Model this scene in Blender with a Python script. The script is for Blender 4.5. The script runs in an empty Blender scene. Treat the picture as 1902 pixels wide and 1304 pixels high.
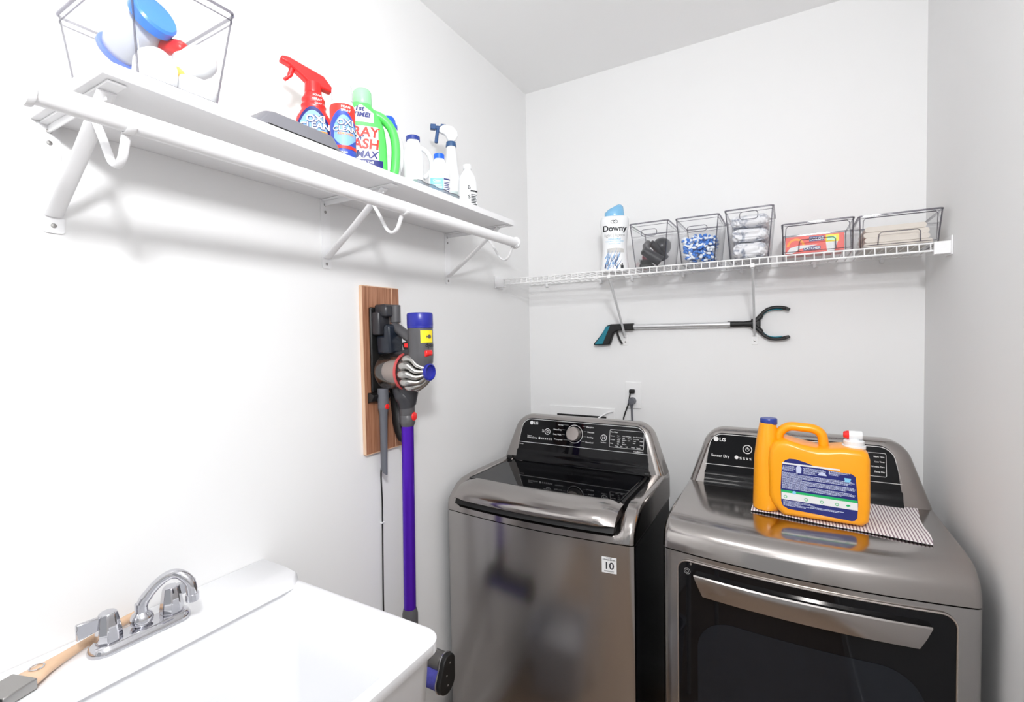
import bpy, bmesh, math, random
from mathutils import Vector, Matrix
from math import sin, cos, pi, radians, sqrt
sc = bpy.context.scene
COL = sc.collection
# ------------------------------------------------------------------ camera
cam_d = bpy.data.cameras.new('camera'); cam = bpy.data.objects.new('camera', cam_d); COL.objects.link(cam)
cam_d.sensor_width = 36.0; cam_d.sensor_fit = 'HORIZONTAL'; cam_d.lens = 898.0 / 1902.0 * 36.0
cam_d.clip_start = 0.02
_r = Vector((0.86711099, 0.49775903, -0.01882749)); _u = Vector((-0.00099616, 0.03953028, 0.99921788)); _f = Vector((-0.49811398, 0.86641405, -0.03477299))
M = Matrix((_r, _u, -_f)).transposed().to_4x4(); M.translation = Vector((1.121, -2.13, 1.57))
cam.matrix_world = M
sc.camera = cam
# ------------------------------------------------------------------ world, lamps, exposure
w = bpy.data.worlds.new('world'); sc.world = w; w.use_nodes = True
w.node_tree.nodes['Background'].inputs[0].default_value = (0.95, 0.97, 1.0, 1)
w.node_tree.nodes['Background'].inputs[1].default_value = 0.6
def area(name, loc, target, sx, sy, power, color=(1, 1, 1)):
    d = bpy.data.lights.new(name, 'AREA'); d.shape = 'RECTANGLE'; d.size = sx; d.size_y = sy; d.energy = power; d.color = color
    o = bpy.data.objects.new(name, d); COL.objects.link(o); o.location = loc
    o.rotation_euler = (Vector(target) - Vector(loc)).to_track_quat('-Z', 'Y').to_euler()
    return o
area('flash_light', (1.28, -2.30, 2.26), (0.10, 0.0, 1.45), 0.18, 0.13, 20.5, (0.985, 0.99, 1.0))
_p = bpy.data.lights.new('bounce_light', 'POINT'); _p.energy = 17.5; _p.shadow_soft_size = 0.09; _p.color = (0.98, 0.99, 1.0)  # added fill point beside the flash, lifts ceiling and left wall
_po = bpy.data.objects.new('bounce_light', _p); COL.objects.link(_po); _po.location = (1.22, -2.30, 2.24)
area('ceiling_fill_light', (0.60, -1.75, 2.66), (0.60, -1.75, 0), 0.40, 0.40, 3.6, (1.0, 0.985, 0.97))  # weak fill added below the ceiling to lift overall brightness
sc.view_settings.view_transform = 'Standard'; sc.view_settings.look = 'None'
sc.view_settings.gamma = 1.0; sc.view_settings.use_curve_mapping = False
sc.view_settings.exposure = -0.22
sc.cycles.max_bounces = 14; sc.cycles.diffuse_bounces = 8; sc.cycles.transparent_max_bounces = 40; sc.cycles.glossy_bounces = 6
sc.cycles.sample_clamp_indirect = 6.0

# ------------------------------------------------------------------ materials
def mat(name, col, rough=0.5, metal=0.0, spec=0.5, noise=0.0, nscale=30, coat=0.0, emit=None, nvec=(1, 1, 1), bump=0.0, rvar=0.0):
    m = bpy.data.materials.new(name); m.use_nodes = True; nt = m.node_tree; b = nt.nodes['Principled BSDF']
    b.inputs['Base Color'].default_value = (*col, 1); b.inputs['Roughness'].default_value = rough
    b.inputs['Metallic'].default_value = metal; b.inputs['Specular IOR Level'].default_value = spec
    b.inputs['Coat Weight'].default_value = coat; b.inputs['Coat Roughness'].default_value = 0.05
    if noise or bump or rvar:
        tc = nt.nodes.new('ShaderNodeTexCoord'); mp = nt.nodes.new('ShaderNodeMapping'); mp.inputs['Scale'].default_value = nvec
        nz = nt.nodes.new('ShaderNodeTexNoise'); nz.inputs['Scale'].default_value = nscale; nz.inputs['Detail'].default_value = 4
        nt.links.new(tc.outputs['Object'], mp.inputs[0]); nt.links.new(mp.outputs[0], nz.inputs['Vector'])
        if noise:
            mx = nt.nodes.new('ShaderNodeMix'); mx.data_type = 'RGBA'
            mx.inputs[6].default_value = (*[c * (1 - noise) for c in col], 1); mx.inputs[7].default_value = (*[min(1, c * (1 + noise)) for c in col], 1)
            nt.links.new(nz.outputs['Fac'], mx.inputs[0]); nt.links.new(mx.outputs[2], b.inputs['Base Color'])
        if bump:
            bp = nt.nodes.new('ShaderNodeBump'); bp.inputs['Strength'].default_value = bump; bp.inputs['Distance'].default_value = 0.002
            nt.links.new(nz.outputs['Fac'], bp.inputs['Height']); nt.links.new(bp.outputs[0], b.inputs['Normal'])
        if rvar:
            mr = nt.nodes.new('ShaderNodeMapRange'); mr.inputs['To Min'].default_value = rough - rvar; mr.inputs['To Max'].default_value = rough + rvar
            nt.links.new(nz.outputs['Fac'], mr.inputs['Value']); nt.links.new(mr.outputs[0], b.inputs['Roughness'])
    return m
def glassy(name, tint, ior=1.45, rough=0.03, add=0.0):
    m = bpy.data.materials.new(name); m.use_nodes = True; nt = m.node_tree; nt.nodes.clear()
    out = nt.nodes.new('ShaderNodeOutputMaterial'); mx = nt.nodes.new('ShaderNodeMixShader')
    tr = nt.nodes.new('ShaderNodeBsdfTransparent'); tr.inputs[0].default_value = (*tint, 1)
    gl = nt.nodes.new('ShaderNodeBsdfGlossy'); gl.inputs['Roughness'].default_value = rough; gl.inputs[0].default_value = (0.9, 0.9, 0.9, 1)
    fr = nt.nodes.new('ShaderNodeLayerWeight'); pw = nt.nodes.new('ShaderNodeMath'); pw.operation = 'POWER'; pw.inputs[1].default_value = 4.0
    ad = nt.nodes.new('ShaderNodeMath'); ad.operation = 'MULTIPLY_ADD'; ad.inputs[1].default_value = 0.55; ad.inputs[2].default_value = ((ior - 1) / (ior + 1)) ** 2 + add; ad.use_clamp = True
    nt.links.new(fr.outputs['Facing'], pw.inputs[0]); nt.links.new(pw.outputs[0], ad.inputs[0]); nt.links.new(ad.outputs[0], mx.inputs[0])
    nt.links.new(tr.outputs[0], mx.inputs[1]); nt.links.new(gl.outputs[0], mx.inputs[2]); nt.links.new(mx.outputs[0], out.inputs[0])
    return m
def wood(name, c1, c2, sc_=(1, 30, 1.2)):
    m = mat(name, c1, 0.5); nt = m.node_tree; b = nt.nodes['Principled BSDF']
    tc = nt.nodes.new('ShaderNodeTexCoord'); mp = nt.nodes.new('ShaderNodeMapping'); mp.inputs['Scale'].default_value = sc_
    nz = nt.nodes.new('ShaderNodeTexNoise'); nz.inputs['Scale'].default_value = 4; nz.inputs['Detail'].default_value = 6; nz.inputs['Distortion'].default_value = 0.6
    cr = nt.nodes.new('ShaderNodeValToRGB'); e = cr.color_ramp.elements
    e[0].position = 0.35; e[0].color = (*c2, 1); e[1].position = 0.62; e[1].color = (*c1, 1)
    nt.links.new(tc.outputs['Object'], mp.inputs[0]); nt.links.new(mp.outputs[0], nz.inputs['Vector']); nt.links.new(nz.outputs['Fac'], cr.inputs[0]); nt.links.new(cr.outputs[0], b.inputs['Base Color'])
    return m
def ramp_mat(name, stops, scale, rough=0.6, detail=5, distortion=0.5, nvec=(1, 1, 1), bump=0.6):
    m = mat(name, (1, 1, 1), rough); nt = m.node_tree; b = nt.nodes['Principled BSDF']
    tc = nt.nodes.new('ShaderNodeTexCoord'); mp = nt.nodes.new('ShaderNodeMapping'); mp.inputs['Scale'].default_value = nvec
    nz = nt.nodes.new('ShaderNodeTexNoise'); nz.inputs['Scale'].default_value = scale; nz.inputs['Detail'].default_value = detail; nz.inputs['Distortion'].default_value = distortion
    cr = nt.nodes.new('ShaderNodeValToRGB'); e = cr.color_ramp.elements
    e[0].position = stops[0][0]; e[0].color = (*stops[0][1], 1); e[1].position = stops[-1][0]; e[1].color = (*stops[-1][1], 1)
    for p, c in stops[1:-1]:
        q = e.new(p); q.color = (*c, 1)
    nt.links.new(tc.outputs['Object'], mp.inputs[0]); nt.links.new(mp.outputs[0], nz.inputs['Vector']); nt.links.new(nz.outputs['Fac'], cr.inputs[0]); nt.links.new(cr.outputs[0], b.inputs['Base Color'])
    if bump:
        bp = nt.nodes.new('ShaderNodeBump'); bp.inputs['Strength'].default_value = bump; bp.inputs['Distance'].default_value = 0.004
        nt.links.new(nz.outputs['Fac'], bp.inputs['Height']); nt.links.new(bp.outputs[0], b.inputs['Normal'])
    return m
def stripes(name, c1, c2, period, duty=0.5, axis=0, rough=0.9):
    m = mat(name, c1, rough); nt = m.node_tree; b = nt.nodes['Principled BSDF']
    tc = nt.nodes.new('ShaderNodeTexCoord'); sp = nt.nodes.new('ShaderNodeSeparateXYZ'); nt.links.new(tc.outputs['Object'], sp.inputs[0])
    dv = nt.nodes.new('ShaderNodeMath'); dv.operation = 'DIVIDE'; dv.inputs[1].default_value = period; nt.links.new(sp.outputs[axis], dv.inputs[0])
    fr = nt.nodes.new('ShaderNodeMath'); fr.operation = 'FRACT'; nt.links.new(dv.outputs[0], fr.inputs[0])
    gt = nt.nodes.new('ShaderNodeMath'); gt.operation = 'GREATER_THAN'; gt.inputs[1].default_value = duty; nt.links.new(fr.outputs[0], gt.inputs[0])
    mx = nt.nodes.new('ShaderNodeMix'); mx.data_type = 'RGBA'; mx.inputs[6].default_value = (*c1, 1); mx.inputs[7].default_value = (*c2, 1)
    nt.links.new(gt.outputs[0], mx.inputs[0]); nt.links.new(mx.outputs[2], b.inputs['Base Color'])
    return m
WALL = mat('wall_paint', (0.80, 0.80, 0.80), 0.75, noise=0.012, nscale=3, bump=0.05)
CEIL = mat('ceiling_paint', (0.87, 0.87, 0.87), 0.85, noise=0.01, nscale=4, bump=0.08)
FLOOR = wood('floor_planks', (0.36, 0.26, 0.19), (0.27, 0.19, 0.13), (14, 1.5, 1))
TRIM = mat('white_trim_paint', (0.82, 0.82, 0.82), 0.4, noise=0.01)
WHITE = mat('white_enamel', (0.82, 0.82, 0.83), 0.28, noise=0.01)
MELA = mat('white_melamine', (0.80, 0.80, 0.81), 0.45, noise=0.01, nscale=8)
WIREW = mat('white_vinyl_coating', (0.80, 0.80, 0.80), 0.35, noise=0.01)
BRACE = mat('grey_brace_steel', (0.62, 0.63, 0.64), 0.35, noise=0.02)
SCREW = mat('screw_metal', (0.35, 0.34, 0.33), 0.35, metal=0.9, noise=0.05)
STEEL = mat('graphite_brushed_steel', (0.46, 0.445, 0.435), 0.20, metal=1.0, noise=0.03, nscale=3, nvec=(1, 1, 160), rvar=0.02)
STEELD = mat('graphite_deck_steel', (0.42, 0.395, 0.38), 0.15, metal=1.0, noise=0.012, nscale=4, nvec=(1, 120, 120))
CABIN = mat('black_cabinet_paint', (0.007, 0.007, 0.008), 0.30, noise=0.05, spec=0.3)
GLOSS = mat('black_gloss_glass', (0.004, 0.004, 0.005), 0.03, noise=0.05, spec=0.28)
BLACKM = mat('black_shadow_plastic', (0.006, 0.006, 0.006), 0.5, noise=0.05)  # black plastic parts; also painted in for shade in gaps and hollows
PRINT = mat('white_print', (0.75, 0.75, 0.75), 0.5, noise=0.01)
PRINTG = mat('grey_print', (0.38, 0.38, 0.38), 0.5, noise=0.01)
KNOB = mat('satin_knob_metal', (0.62, 0.57, 0.53), 0.3, metal=1.0, noise=0.03, nscale=60)
CHROME = mat('chrome', (0.62, 0.62, 0.65), 0.05, metal=1.0, noise=0.01)
SINK = mat('white_tub_plastic', (0.80, 0.805, 0.82), 0.3, noise=0.006, nscale=6)
CLEAR = glassy('clear_plastic', (0.985, 0.986, 0.988), 1.38)
CLEARX = glassy('clear_plastic_edge', (0.50, 0.49, 0.53), 1.5, 0.08, 0.05)
TUBC = glassy('smoky_clear_bin', (0.74, 0.69, 0.66), 1.5, 0.10, 0.10)
YEL = mat('orange_yellow_plastic', (0.93, 0.36, 0.005), 0.28, noise=0.02, nscale=8)
NAVY = mat('navy_print', (0.012, 0.018, 0.16), 0.4, noise=0.03)
NAVYP = mat('navy_plastic', (0.02, 0.045, 0.28), 0.3, noise=0.03)
BLUEP = mat('blue_plastic', (0.01, 0.12, 0.75), 0.3, noise=0.02)
REDP = mat('red_plastic', (0.80, 0.02, 0.02), 0.3, noise=0.03)
GREENP = mat('green_plastic', (0.10, 0.62, 0.12), 0.28, noise=0.03)
GREENT = mat('pale_green_plastic', (0.30, 0.72, 0.36), 0.3, noise=0.02)
WP = mat('white_bottle_plastic', (0.80, 0.81, 0.82), 0.35, noise=0.01)
GREENPR = mat('green_print', (0.01, 0.42, 0.12), 0.5, noise=0.03)
LBLUE = mat('light_blue_print', (0.22, 0.55, 0.78), 0.45, noise=0.05)
PALEB = mat('pale_blue_print', (0.22, 0.42, 0.80), 0.45, noise=0.1, nscale=40)
REDPR = mat('red_print', (0.80, 0.03, 0.02), 0.45, noise=0.03)
ORPR = mat('orange_print', (0.9, 0.30, 0.02), 0.45, noise=0.03)
YELPR = mat('yellow_print', (0.9, 0.72, 0.02), 0.45, noise=0.03)
BLKPR = mat('black_print', (0.01, 0.01, 0.015), 0.5, noise=0.03)
DGREY = mat('dark_grey_plastic', (0.030, 0.030, 0.035), 0.32, noise=0.06)
MGREY = mat('mid_grey_plastic', (0.085, 0.083, 0.088), 0.35, noise=0.05)
TGREY = mat('slate_grey_plastic', (0.115, 0.12, 0.138), 0.4, noise=0.04)
DOCKB = mat('blue_black_plastic', (0.012, 0.017, 0.027), 0.2, noise=0.06)
SILV = mat('silver_cyclone_plastic', (0.50, 0.49, 0.47), 0.24, metal=0.95, noise=0.04)
PURP = mat('purple_anodised_tube', (0.085, 0.010, 0.46), 0.24, metal=0.5, noise=0.04, nscale=10)
ROYAL = mat('royal_blue_plastic', (0.018, 0.024, 0.30), 0.3, noise=0.03)
BOARD = wood('cedar_board', (0.42, 0.20, 0.115), (0.27, 0.11, 0.055), (1, 34, 1.6))
BOARDE = wood('pale_board_edge', (0.75, 0.52, 0.36), (0.65, 0.42, 0.28))
HANDLE = wood('pale_beech', (0.72, 0.50, 0.34), (0.62, 0.41, 0.26), (3, 3, 3))
ALU = mat('brushed_aluminium', (0.72, 0.72, 0.73), 0.3, metal=0.7, noise=0.03)
TEAL = mat('teal_rubber', (0.01, 0.19, 0.26), 0.45, noise=0.05)
BRIST = mat('dark_bristles', (0.02, 0.018, 0.017), 0.9, noise=0.4, nscale=200, nvec=(1, 1, 1), bump=0.5)
TOWEL = stripes('striped_towel', (0.82, 0.79, 0.79), (0.27, 0.20, 0.235), 0.0074, 0.60)
PODS = [mat('pod_blue', (0.05, 0.20, 0.62), 0.3, noise=0.3, nscale=60), mat('pod_white', (0.78, 0.82, 0.88), 0.25, noise=0.05)]
RAG = ramp_mat('white_rag_cloth', [(0.30, (0.16, 0.18, 0.25)), (0.42, (0.55, 0.57, 0.62)), (0.50, (0.82, 0.82, 0.84)), (0.75, (0.85, 0.85, 0.86))], 26, 0.9, 6, 1.2)
CREAM = mat('cream_cloth', (0.74, 0.68, 0.61), 0.9, noise=0.03, nscale=30, bump=0.3)
PINK = ramp_mat('pink_fabric', [(0.35, (0.35, 0.03, 0.07)), (0.55, (0.75, 0.22, 0.28))], 60, 0.9)
REDBOX = mat('red_carton', (0.72, 0.05, 0.03), 0.4, noise=0.03)

# ------------------------------------------------------------------ object helpers
ROOT = {}
class MB:
    def __init__(s): s.v = []; s.f = []; s.mi = []
    def add(s, v, f, mi=0):
        o = len(s.v); s.v += [tuple(p) for p in v]; s.f += [tuple(i + o for i in q) for q in f]; s.mi += [mi] * len(f); return s
    def box(s, x0, x1, y0, y1, z0, z1, mi=0):
        v = [(x, y, z) for x in (x0, x1) for y in (y0, y1) for z in (z0, z1)]
        return s.add(v, [(0, 1, 3, 2), (4, 6, 7, 5), (0, 4, 5, 1), (2, 3, 7, 6), (0, 2, 6, 4), (1, 5, 7, 3)], mi)
    def rings(s, R, cap0=True, cap1=True, closed=True, loop=False, mi=0):
        n = len(R[0]); v = [p for r in R for p in r]; f = []
        m = len(R)
        for i in range(m if loop else m - 1):
            a = i * n; b = ((i + 1) % m) * n
            for j in range(n if closed else n - 1):
                k = (j + 1) % n; f.append((a + j, a + k, b + k, b + j))
        if not loop:
            if cap0: f.append(tuple(range(n - 1, -1, -1)))
            if cap1: f.append(tuple(range((m - 1) * n, m * n)))
        return s.add(v, f, mi)
    def tube(s, pts, r, n=12, cap=True, flat=1.0, up=None, mi=0, loop=False):
        P = [Vector(p) for p in pts]; m = len(P); rr = r if isinstance(r, (list, tuple)) else [r] * m
        T = []
        for i in range(m):
            if loop: a = P[(i + 1) % m] - P[i - 1]
            else: a = P[min(i + 1, m - 1)] - P[max(i - 1, 0)]
            T.append(a.normalized())
        N = Vector(up) if up else (Vector((0, 0, 1)) if abs(T[0].z) < 0.9 else Vector((1, 0, 0)))
        R = []
        for i in range(m):
            N = (N - T[i] * N.dot(T[i])).normalized(); B = T[i].cross(N)
            R.append([P[i] + N * (rr[i] * cos(2 * pi * k / n)) + B * (rr[i] * flat * sin(2 * pi * k / n)) for k in range(n)])
        return s.rings(R, cap, cap, loop=loop, mi=mi)
    def cyl(s, p0, p1, r0, r1=None, n=24, mi=0, up=None, flat=1.0):
        return s.tube([p0, p1], [r0, r0 if r1 is None else r1], n, mi=mi, up=up, flat=flat)
    def lathe(s, c, prof, n=32, axis=(0, 0, 1), mi=0):
        A = Vector(axis).normalized(); X = (Vector((1, 0, 0)) if abs(A.x) < 0.9 else Vector((0, 1, 0))); X = (X - A * X.dot(A)).normalized(); Y = A.cross(X); c = Vector(c)
        return s.rings([[c + A * h + X * (r * cos(2 * pi * k / n)) + Y * (r * sin(2 * pi * k / n)) for k in range(n)] for r, h in prof], mi=mi)
    def prism(s, poly, plane, a0, a1, mi=0):
        g = {'xz': lambda p, a: (p[0], a, p[1]), 'yz': lambda p, a: (a, p[0], p[1]), 'xy': lambda p, a: (p[0], p[1], a)}[plane]
        return s.rings([[g(p, a0) for p in poly], [g(p, a1) for p in poly]], mi=mi)
    def text(s, st, size, fn, bold=0.0, align='LEFT', thick=0.0, mi=0, xs=1.0, shear=0.0):
        cu = bpy.data.curves.new('t', 'FONT'); cu.body = st; cu.size = size; cu.align_x = align; cu.offset = bold * size; cu.resolution_u = 3; cu.shear = shear
        o = bpy.data.objects.new('t', cu); COL.objects.link(o); dg = bpy.context.evaluated_depsgraph_get()
        me = bpy.data.meshes.new_from_object(o.evaluated_get(dg))
        s.add([fn(v.co.x * xs, v.co.y) for v in me.vertices], [tuple(p.vertices) for p in me.polygons], mi)
        bpy.data.objects.remove(o); bpy.data.curves.remove(cu); bpy.data.meshes.remove(me)
        return s
    def build(s, name, m, parent=None, bevel=0, seg=2, smooth=35, base=None, sub=0, recalc=True):
        me = bpy.data.meshes.new(name)
        off = Vector((0, 0, 0))
        if parent is not None: off = ROOT[parent.name]
        elif base is not None: off = Vector(base)
        me.from_pydata([Vector(p) - off for p in s.v], [], s.f)
        if recalc:
            bm = bmesh.new(); bm.from_mesh(me); bmesh.ops.recalc_face_normals(bm, faces=bm.faces); bm.to_mesh(me); bm.free()
        ms = m if isinstance(m, (list, tuple)) else [m]
        for q in ms: me.materials.append(q)
        for p, k in zip(me.polygons, s.mi): p.material_index = k
        if smooth:
            me.shade_smooth(); me.set_sharp_from_angle(angle=radians(smooth))
        o = bpy.data.objects.new(name, me); COL.objects.link(o)
        if parent is not None:
            o.parent = parent; ROOT[o.name] = off
        else:
            o.location = off; ROOT[o.name] = off
        if bevel:
            b = o.modifiers.new('bevel', 'BEVEL'); b.width = bevel; b.segments = seg; b.limit_method = 'ANGLE'; b.angle_limit = radians(40)
        if sub:
            b = o.modifiers.new('sub', 'SUBSURF'); b.levels = sub; b.render_levels = sub
        return o
def thing(name, label, cat, base, group=None, local=False, rz=0):
    o = bpy.data.objects.new(name, None); COL.objects.link(o); o.location = base; o.empty_display_size = 0.05
    o.rotation_euler = (0, 0, rz)
    ROOT[o.name] = Vector((0, 0, 0)) if local else Vector(base)
    o['label'] = label; o['category'] = cat
    if group: o['group'] = group
    return o
def tag(o, label, cat, group=None, kind=None):
    o['label'] = label; o['category'] = cat
    if group: o['group'] = group
    if kind: o['kind'] = kind
    return o
def struct(o): o['kind'] = 'structure'; return o
def arc(cx, cy, r, a0, a1, n): return [(cx + r * cos(radians(a0 + (a1 - a0) * i / n)), cy + r * sin(radians(a0 + (a1 - a0) * i / n))) for i in range(n + 1)]
def rrect(x0, x1, y0, y1, r, n=6):
    return arc(x1 - r, y1 - r, r, 0, 90, n) + arc(x0 + r, y1 - r, r, 90, 180, n) + arc(x0 + r, y0 + r, r, 180, 270, n) + arc(x1 - r, y0 + r, r, 270, 360, n)
def smooth_path(P, k=6):
    P = [Vector(p) for p in P]; out = []
    for i in range(len(P) - 1):
        a = P[max(i - 1, 0)]; b = P[i]; c = P[i + 1]; d = P[min(i + 2, len(P) - 1)]
        for j in range(k):
            t = j / k; out.append(0.5 * ((2 * b) + (c - a) * t + (2 * a - 5 * b + 4 * c - d) * t * t + (3 * b - a - 3 * c + d) * t ** 3))
    return out + [P[-1]]

# ------------------------------------------------------------------ room shell
W = 1.52; H = 2.74; YF = -3.1
struct(MB().box(-0.1, W + 0.1, YF - 0.1, 0.1, -0.1, 0).build('floor', FLOOR, smooth=0))
struct(MB().box(-0.1, W + 0.1, YF - 0.1, 0.1, H, H + 0.1).build('ceiling', CEIL, smooth=0))
struct(MB().box(-0.1, 0, YF - 0.1, 0.1, 0, H).build('wall_left', WALL, smooth=0))
struct(MB().box(W, W + 0.1, YF - 0.1, 0.1, 0, H).build('wall_right', WALL, smooth=0))
struct(MB().box(0, W, 0, 0.1, 0, H).build('wall_back', WALL, smooth=0))
fm = MB().box(0, 0.45, YF - 0.1, YF, 0, H).box(1.30, W, YF - 0.1, YF, 0, H).box(0.45, 1.30, YF - 0.1, YF, 2.05, H)
struct(fm.build('wall_front', WALL, smooth=0))
struct(MB().box(0.37, 0.45, YF, YF + 0.015, 0, 2.05).box(1.30, 1.38, YF, YF + 0.015, 0, 2.05).box(0.37, 1.38, YF, YF + 0.015, 2.05, 2.13).build('trim_1', TRIM, bevel=0.003))
struct(MB().box(0, 0.013, YF, 0, 0, 0.10).build('baseboard_left', TRIM, bevel=0.003))
struct(MB().box(0.013, W - 0.013, -0.013, 0, 0, 0.10).build('baseboard_back', TRIM, bevel=0.003))
struct(MB().box(W - 0.013, W, YF, 0, 0, 0.10).build('baseboard_right', TRIM, bevel=0.003))

# ------------------------------------------------------------------ laundry machines
def bulge(x, cx, hw, d): return -d * max(0.0, 1 - ((x - cx) / hw) ** 2)
def machine(kind, x0, x1, label):
    cx = (x0 + x1) / 2; hw = (x1 - x0) / 2; YB = -0.268
    wash = kind == 'washer'
    t = thing('washing_machine' if wash else 'clothes_dryer', label, 'washer' if wash else 'dryer', (cx, -0.5, 0))
    zs = 0.944 if wash else 0.962     # seam height
    zt = 1.043
    BD = 0.026 if wash else 0.036
    fy = lambda x: -0.75 + bulge(x, cx, hw, BD)
    # cabinet
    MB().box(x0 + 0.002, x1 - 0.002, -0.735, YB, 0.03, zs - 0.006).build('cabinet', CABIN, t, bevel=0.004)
    # feet
    for fx in (x0 + 0.06, x1 - 0.06):
        for fy_ in (-0.68, -0.32): MB().cyl((fx, fy_, 0), (fx, fy_, 0.035), 0.022).build('foot', DGREY, t)
    # front panel, curved, with rounded vertical edges
    N = 24; R = []
    for i in range(N + 1):
        a = -1 + 2 * i / N; e = sin(a * pi / 2); x = cx + e * hw
        s = hw - abs(x - cx); dr = 0.014 - sqrt(max(0, 0.014 ** 2 - max(0, 0.014 - s) ** 2))
        y = fy(x) + dr
        R.append([(x, y, 0.05), (x, y, zs - 0.004), (x, -0.736, zs - 0.004), (x, -0.736, 0.05)])
    MB().rings(R).build('front_panel', STEEL, t)
    # top deck
    def prof(x):
        s = hw - abs(x - cx); rs = 0.016; dr = rs - sqrt(max(0, rs ** 2 - max(0, rs - s) ** 2))
        b = bulge(x, cx, hw, BD); f = -0.752 + b
        if wash:
            k = 0.0 if s < 0.040 else (1.0 if s > 0.058 else (s - 0.040) / 0.018)   # recessed in the middle for the lid
            A = [(YB, zs), (YB, zt - 0.008), (YB - 0.004, zt), (-0.345, zt), (-0.60, zt), (-0.665, zt - 0.006), (-0.70, zt - 0.018), (-0.73, zt - 0.042), (-0.748, zt - 0.066), (f + 0.000, zs + 0.012), (f, zs)]
            Bm = [(YB, zs), (YB, zt - 0.008), (YB - 0.004, zt), (-0.33, zt), (-0.34, 1.018), (-0.65, 1.010), (-0.715 + b * .6, 0.988), (f + 0.026, 0.972), (f + 0.012, 0.970), (f + 0.001, 0.963), (f, zs)]
            P = [(p[0] * (1 - k) + q[0] * k, p[1] * (1 - k) + q[1] * k) for p, q in zip(A, Bm)]
        else:
            P = [(YB, zs), (YB, zt - 0.008), (YB - 0.004, zt), (-0.40, zt), (-0.60, zt), (-0.675 + b * .6, zt - 0.002), (-0.70 + b * .8, zt - 0.007), (-0.722 + b * .9, zt - 0.017), (-0.738 + b, zt - 0.030), (-0.748 + b, zt - 0.048), (f, zs)]
        return [(x, y + (dr if i > 5 else 0), z - (dr if z > 0.99 else 0)) for i, (y, z) in enumerate(P)]
    xs = []
    for i in range(9): xs.append(0.016 * (1 - cos(i / 8 * pi / 2)))
    xs += [0.024, 0.032, 0.040, 0.046, 0.052, 0.058, 0.066, 0.09, 0.13, 0.18, 0.24, 0.30]
    X = [x0 + q for q in xs] + [cx] + [x1 - q for q in reversed(xs)]
    MB().rings([prof(x) for x in X]).build('top_deck', STEELD, t, smooth=50)
    # console: leaning frame with rounded upper corners
    def outline(x0_, x1_, z0_, z1_, r, lean, n=8):
        p = [(x0_, z0_)]; a = x0_ + lean; b = x1_ - lean
        p = [(x1_, z0_)] + arc(b - r, z1_ - r, r, 14, 90, n) + arc(a + r, z1_ - r, r, 90, 166, n) + [(x0_, z0_)]
        return p
    yf = lambda z: -0.352 + (z - zt) * 0.20
    zc = 1.224 if wash else 1.228
    R = []
    for d, dy in ((0.030, 0.0), (0.012, 0.004), (0.004, 0.014), (0.0, 0.032), (0.0, None)):
        o_ = outline(x0 + 0.003 + d, x1 - 0.003 - d, zt - 0.004, zc - d * .9, max(0.075 - d, 0.03), 0.040)
        R.append([(x, (yf(z) + dy) if dy is not None else YB, z) for x, z in o_])
    MB().rings(R).build('console', STEELD, t, smooth=50)
    px0, px1 = (x0 + 0.074, x1 - 0.066) if wash else (x0 + 0.050, x1 - 0.070)
    if not wash: px0, px1 = 0.861, 1.412
    else: px0, px1 = 0.112, 0.672
    pz0, pz1 = (1.113, 1.2125) if wash else (1.106, 1.2125)
    F = lambda x, z, d=0.0: (x, yf(z) - 0.0015 - d, z)
    o1 = outline(px0, px1, zt + 0.001, pz1, 0.045, 0.016)
    pn = MB().rings([[(x, yf(z) + 0.004, z) for x, z in o1], [F(x, z) for x, z in o1]]).build('control_panel', GLOSS, t, smooth=30)
    o2 = outline(px0 + 0.004, px1 - 0.004, pz0, pz1 - 0.004, 0.042, 0.013)
    MB().tube([F(x, z, 0.0008) for x, z in o2], 0.0011, 6, loop=True).build('panel_outline', PRINT, pn)
    # black curved valley under the controls
    vy = yf(zt)
    V = [(vy + 0.014, 1.086), (vy - 0.0005, 1.080), (vy - 0.004, 1.068), (vy - 0.010, 1.055), (vy - 0.022, zt + 0.003), (vy - 0.022, zt - 0.001), (vy + 0.014, zt - 0.001)]
    MB().prism(V, 'yz', px0 + 0.003, px1 - 0.003).build('lower_valley', GLOSS, t, smooth=60)
    def tx(mb, st, x, z, size, bold=0.02, align='LEFT', d=0.0006, xs=1.0): mb.text(st, size, lambda a, b: F(x + a, z + b, d), bold, align, xs=xs)
    def ring2(mb, x, z, r, th=0.0012, n=28): mb.rings([[F(x + q * cos(2 * pi * k / n), z + q * sin(2 * pi * k / n), d) for k in range(n)] for q, d in ((r, .0005), (r - th, .0005))], False, False)
    def disc(mb, x, z, r, d=.0006, n=24): mb.add([F(x + r * cos(2 * pi * k / n), z + r * sin(2 * pi * k / n), d) for k in range(n)], [tuple(range(n))])
    def bar(mb, xa, xb, z, h=0.0012, d=.0006): mb.add([F(xa, z, d), F(xb, z, d), F(xb, z + h, d), F(xa, z + h, d)], [(0, 1, 2, 3)])
    rnd = random.Random(5 if wash else 6)
    L = MB(); Gm = MB()
    if wash:
        disc(L, 0.173, 1.194, 0.0078); tx(L, 'LG', 0.184, 1.1885, 0.0155, 0.03)
        tx(L, 'Inverter', 0.157, 1.1385, 0.0065); tx(L, 'DirectDrive', 0.157, 1.1305, 0.0095, 0.01); disc(L, 0.214, 1.134, 0.0045)
        for i in range(6): tx(L, '%', 0.222 + i * 0.0085, 1.1305, 0.009)
        ring2(L, 0.249, 1.163, 0.0125, 0.002); ring2(L, 0.249, 1.163, 0.0055, 0.0012); bar(L, 0.2483, 0.2497, 1.163, 0.007); tx(L, 'On', 0.224, 1.166, 0.007); tx(L, 'Off', 0.224, 1.159, 0.007)
        ring2(L, 0.369, 1.163, 0.0355, 0.0016, 48)
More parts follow.
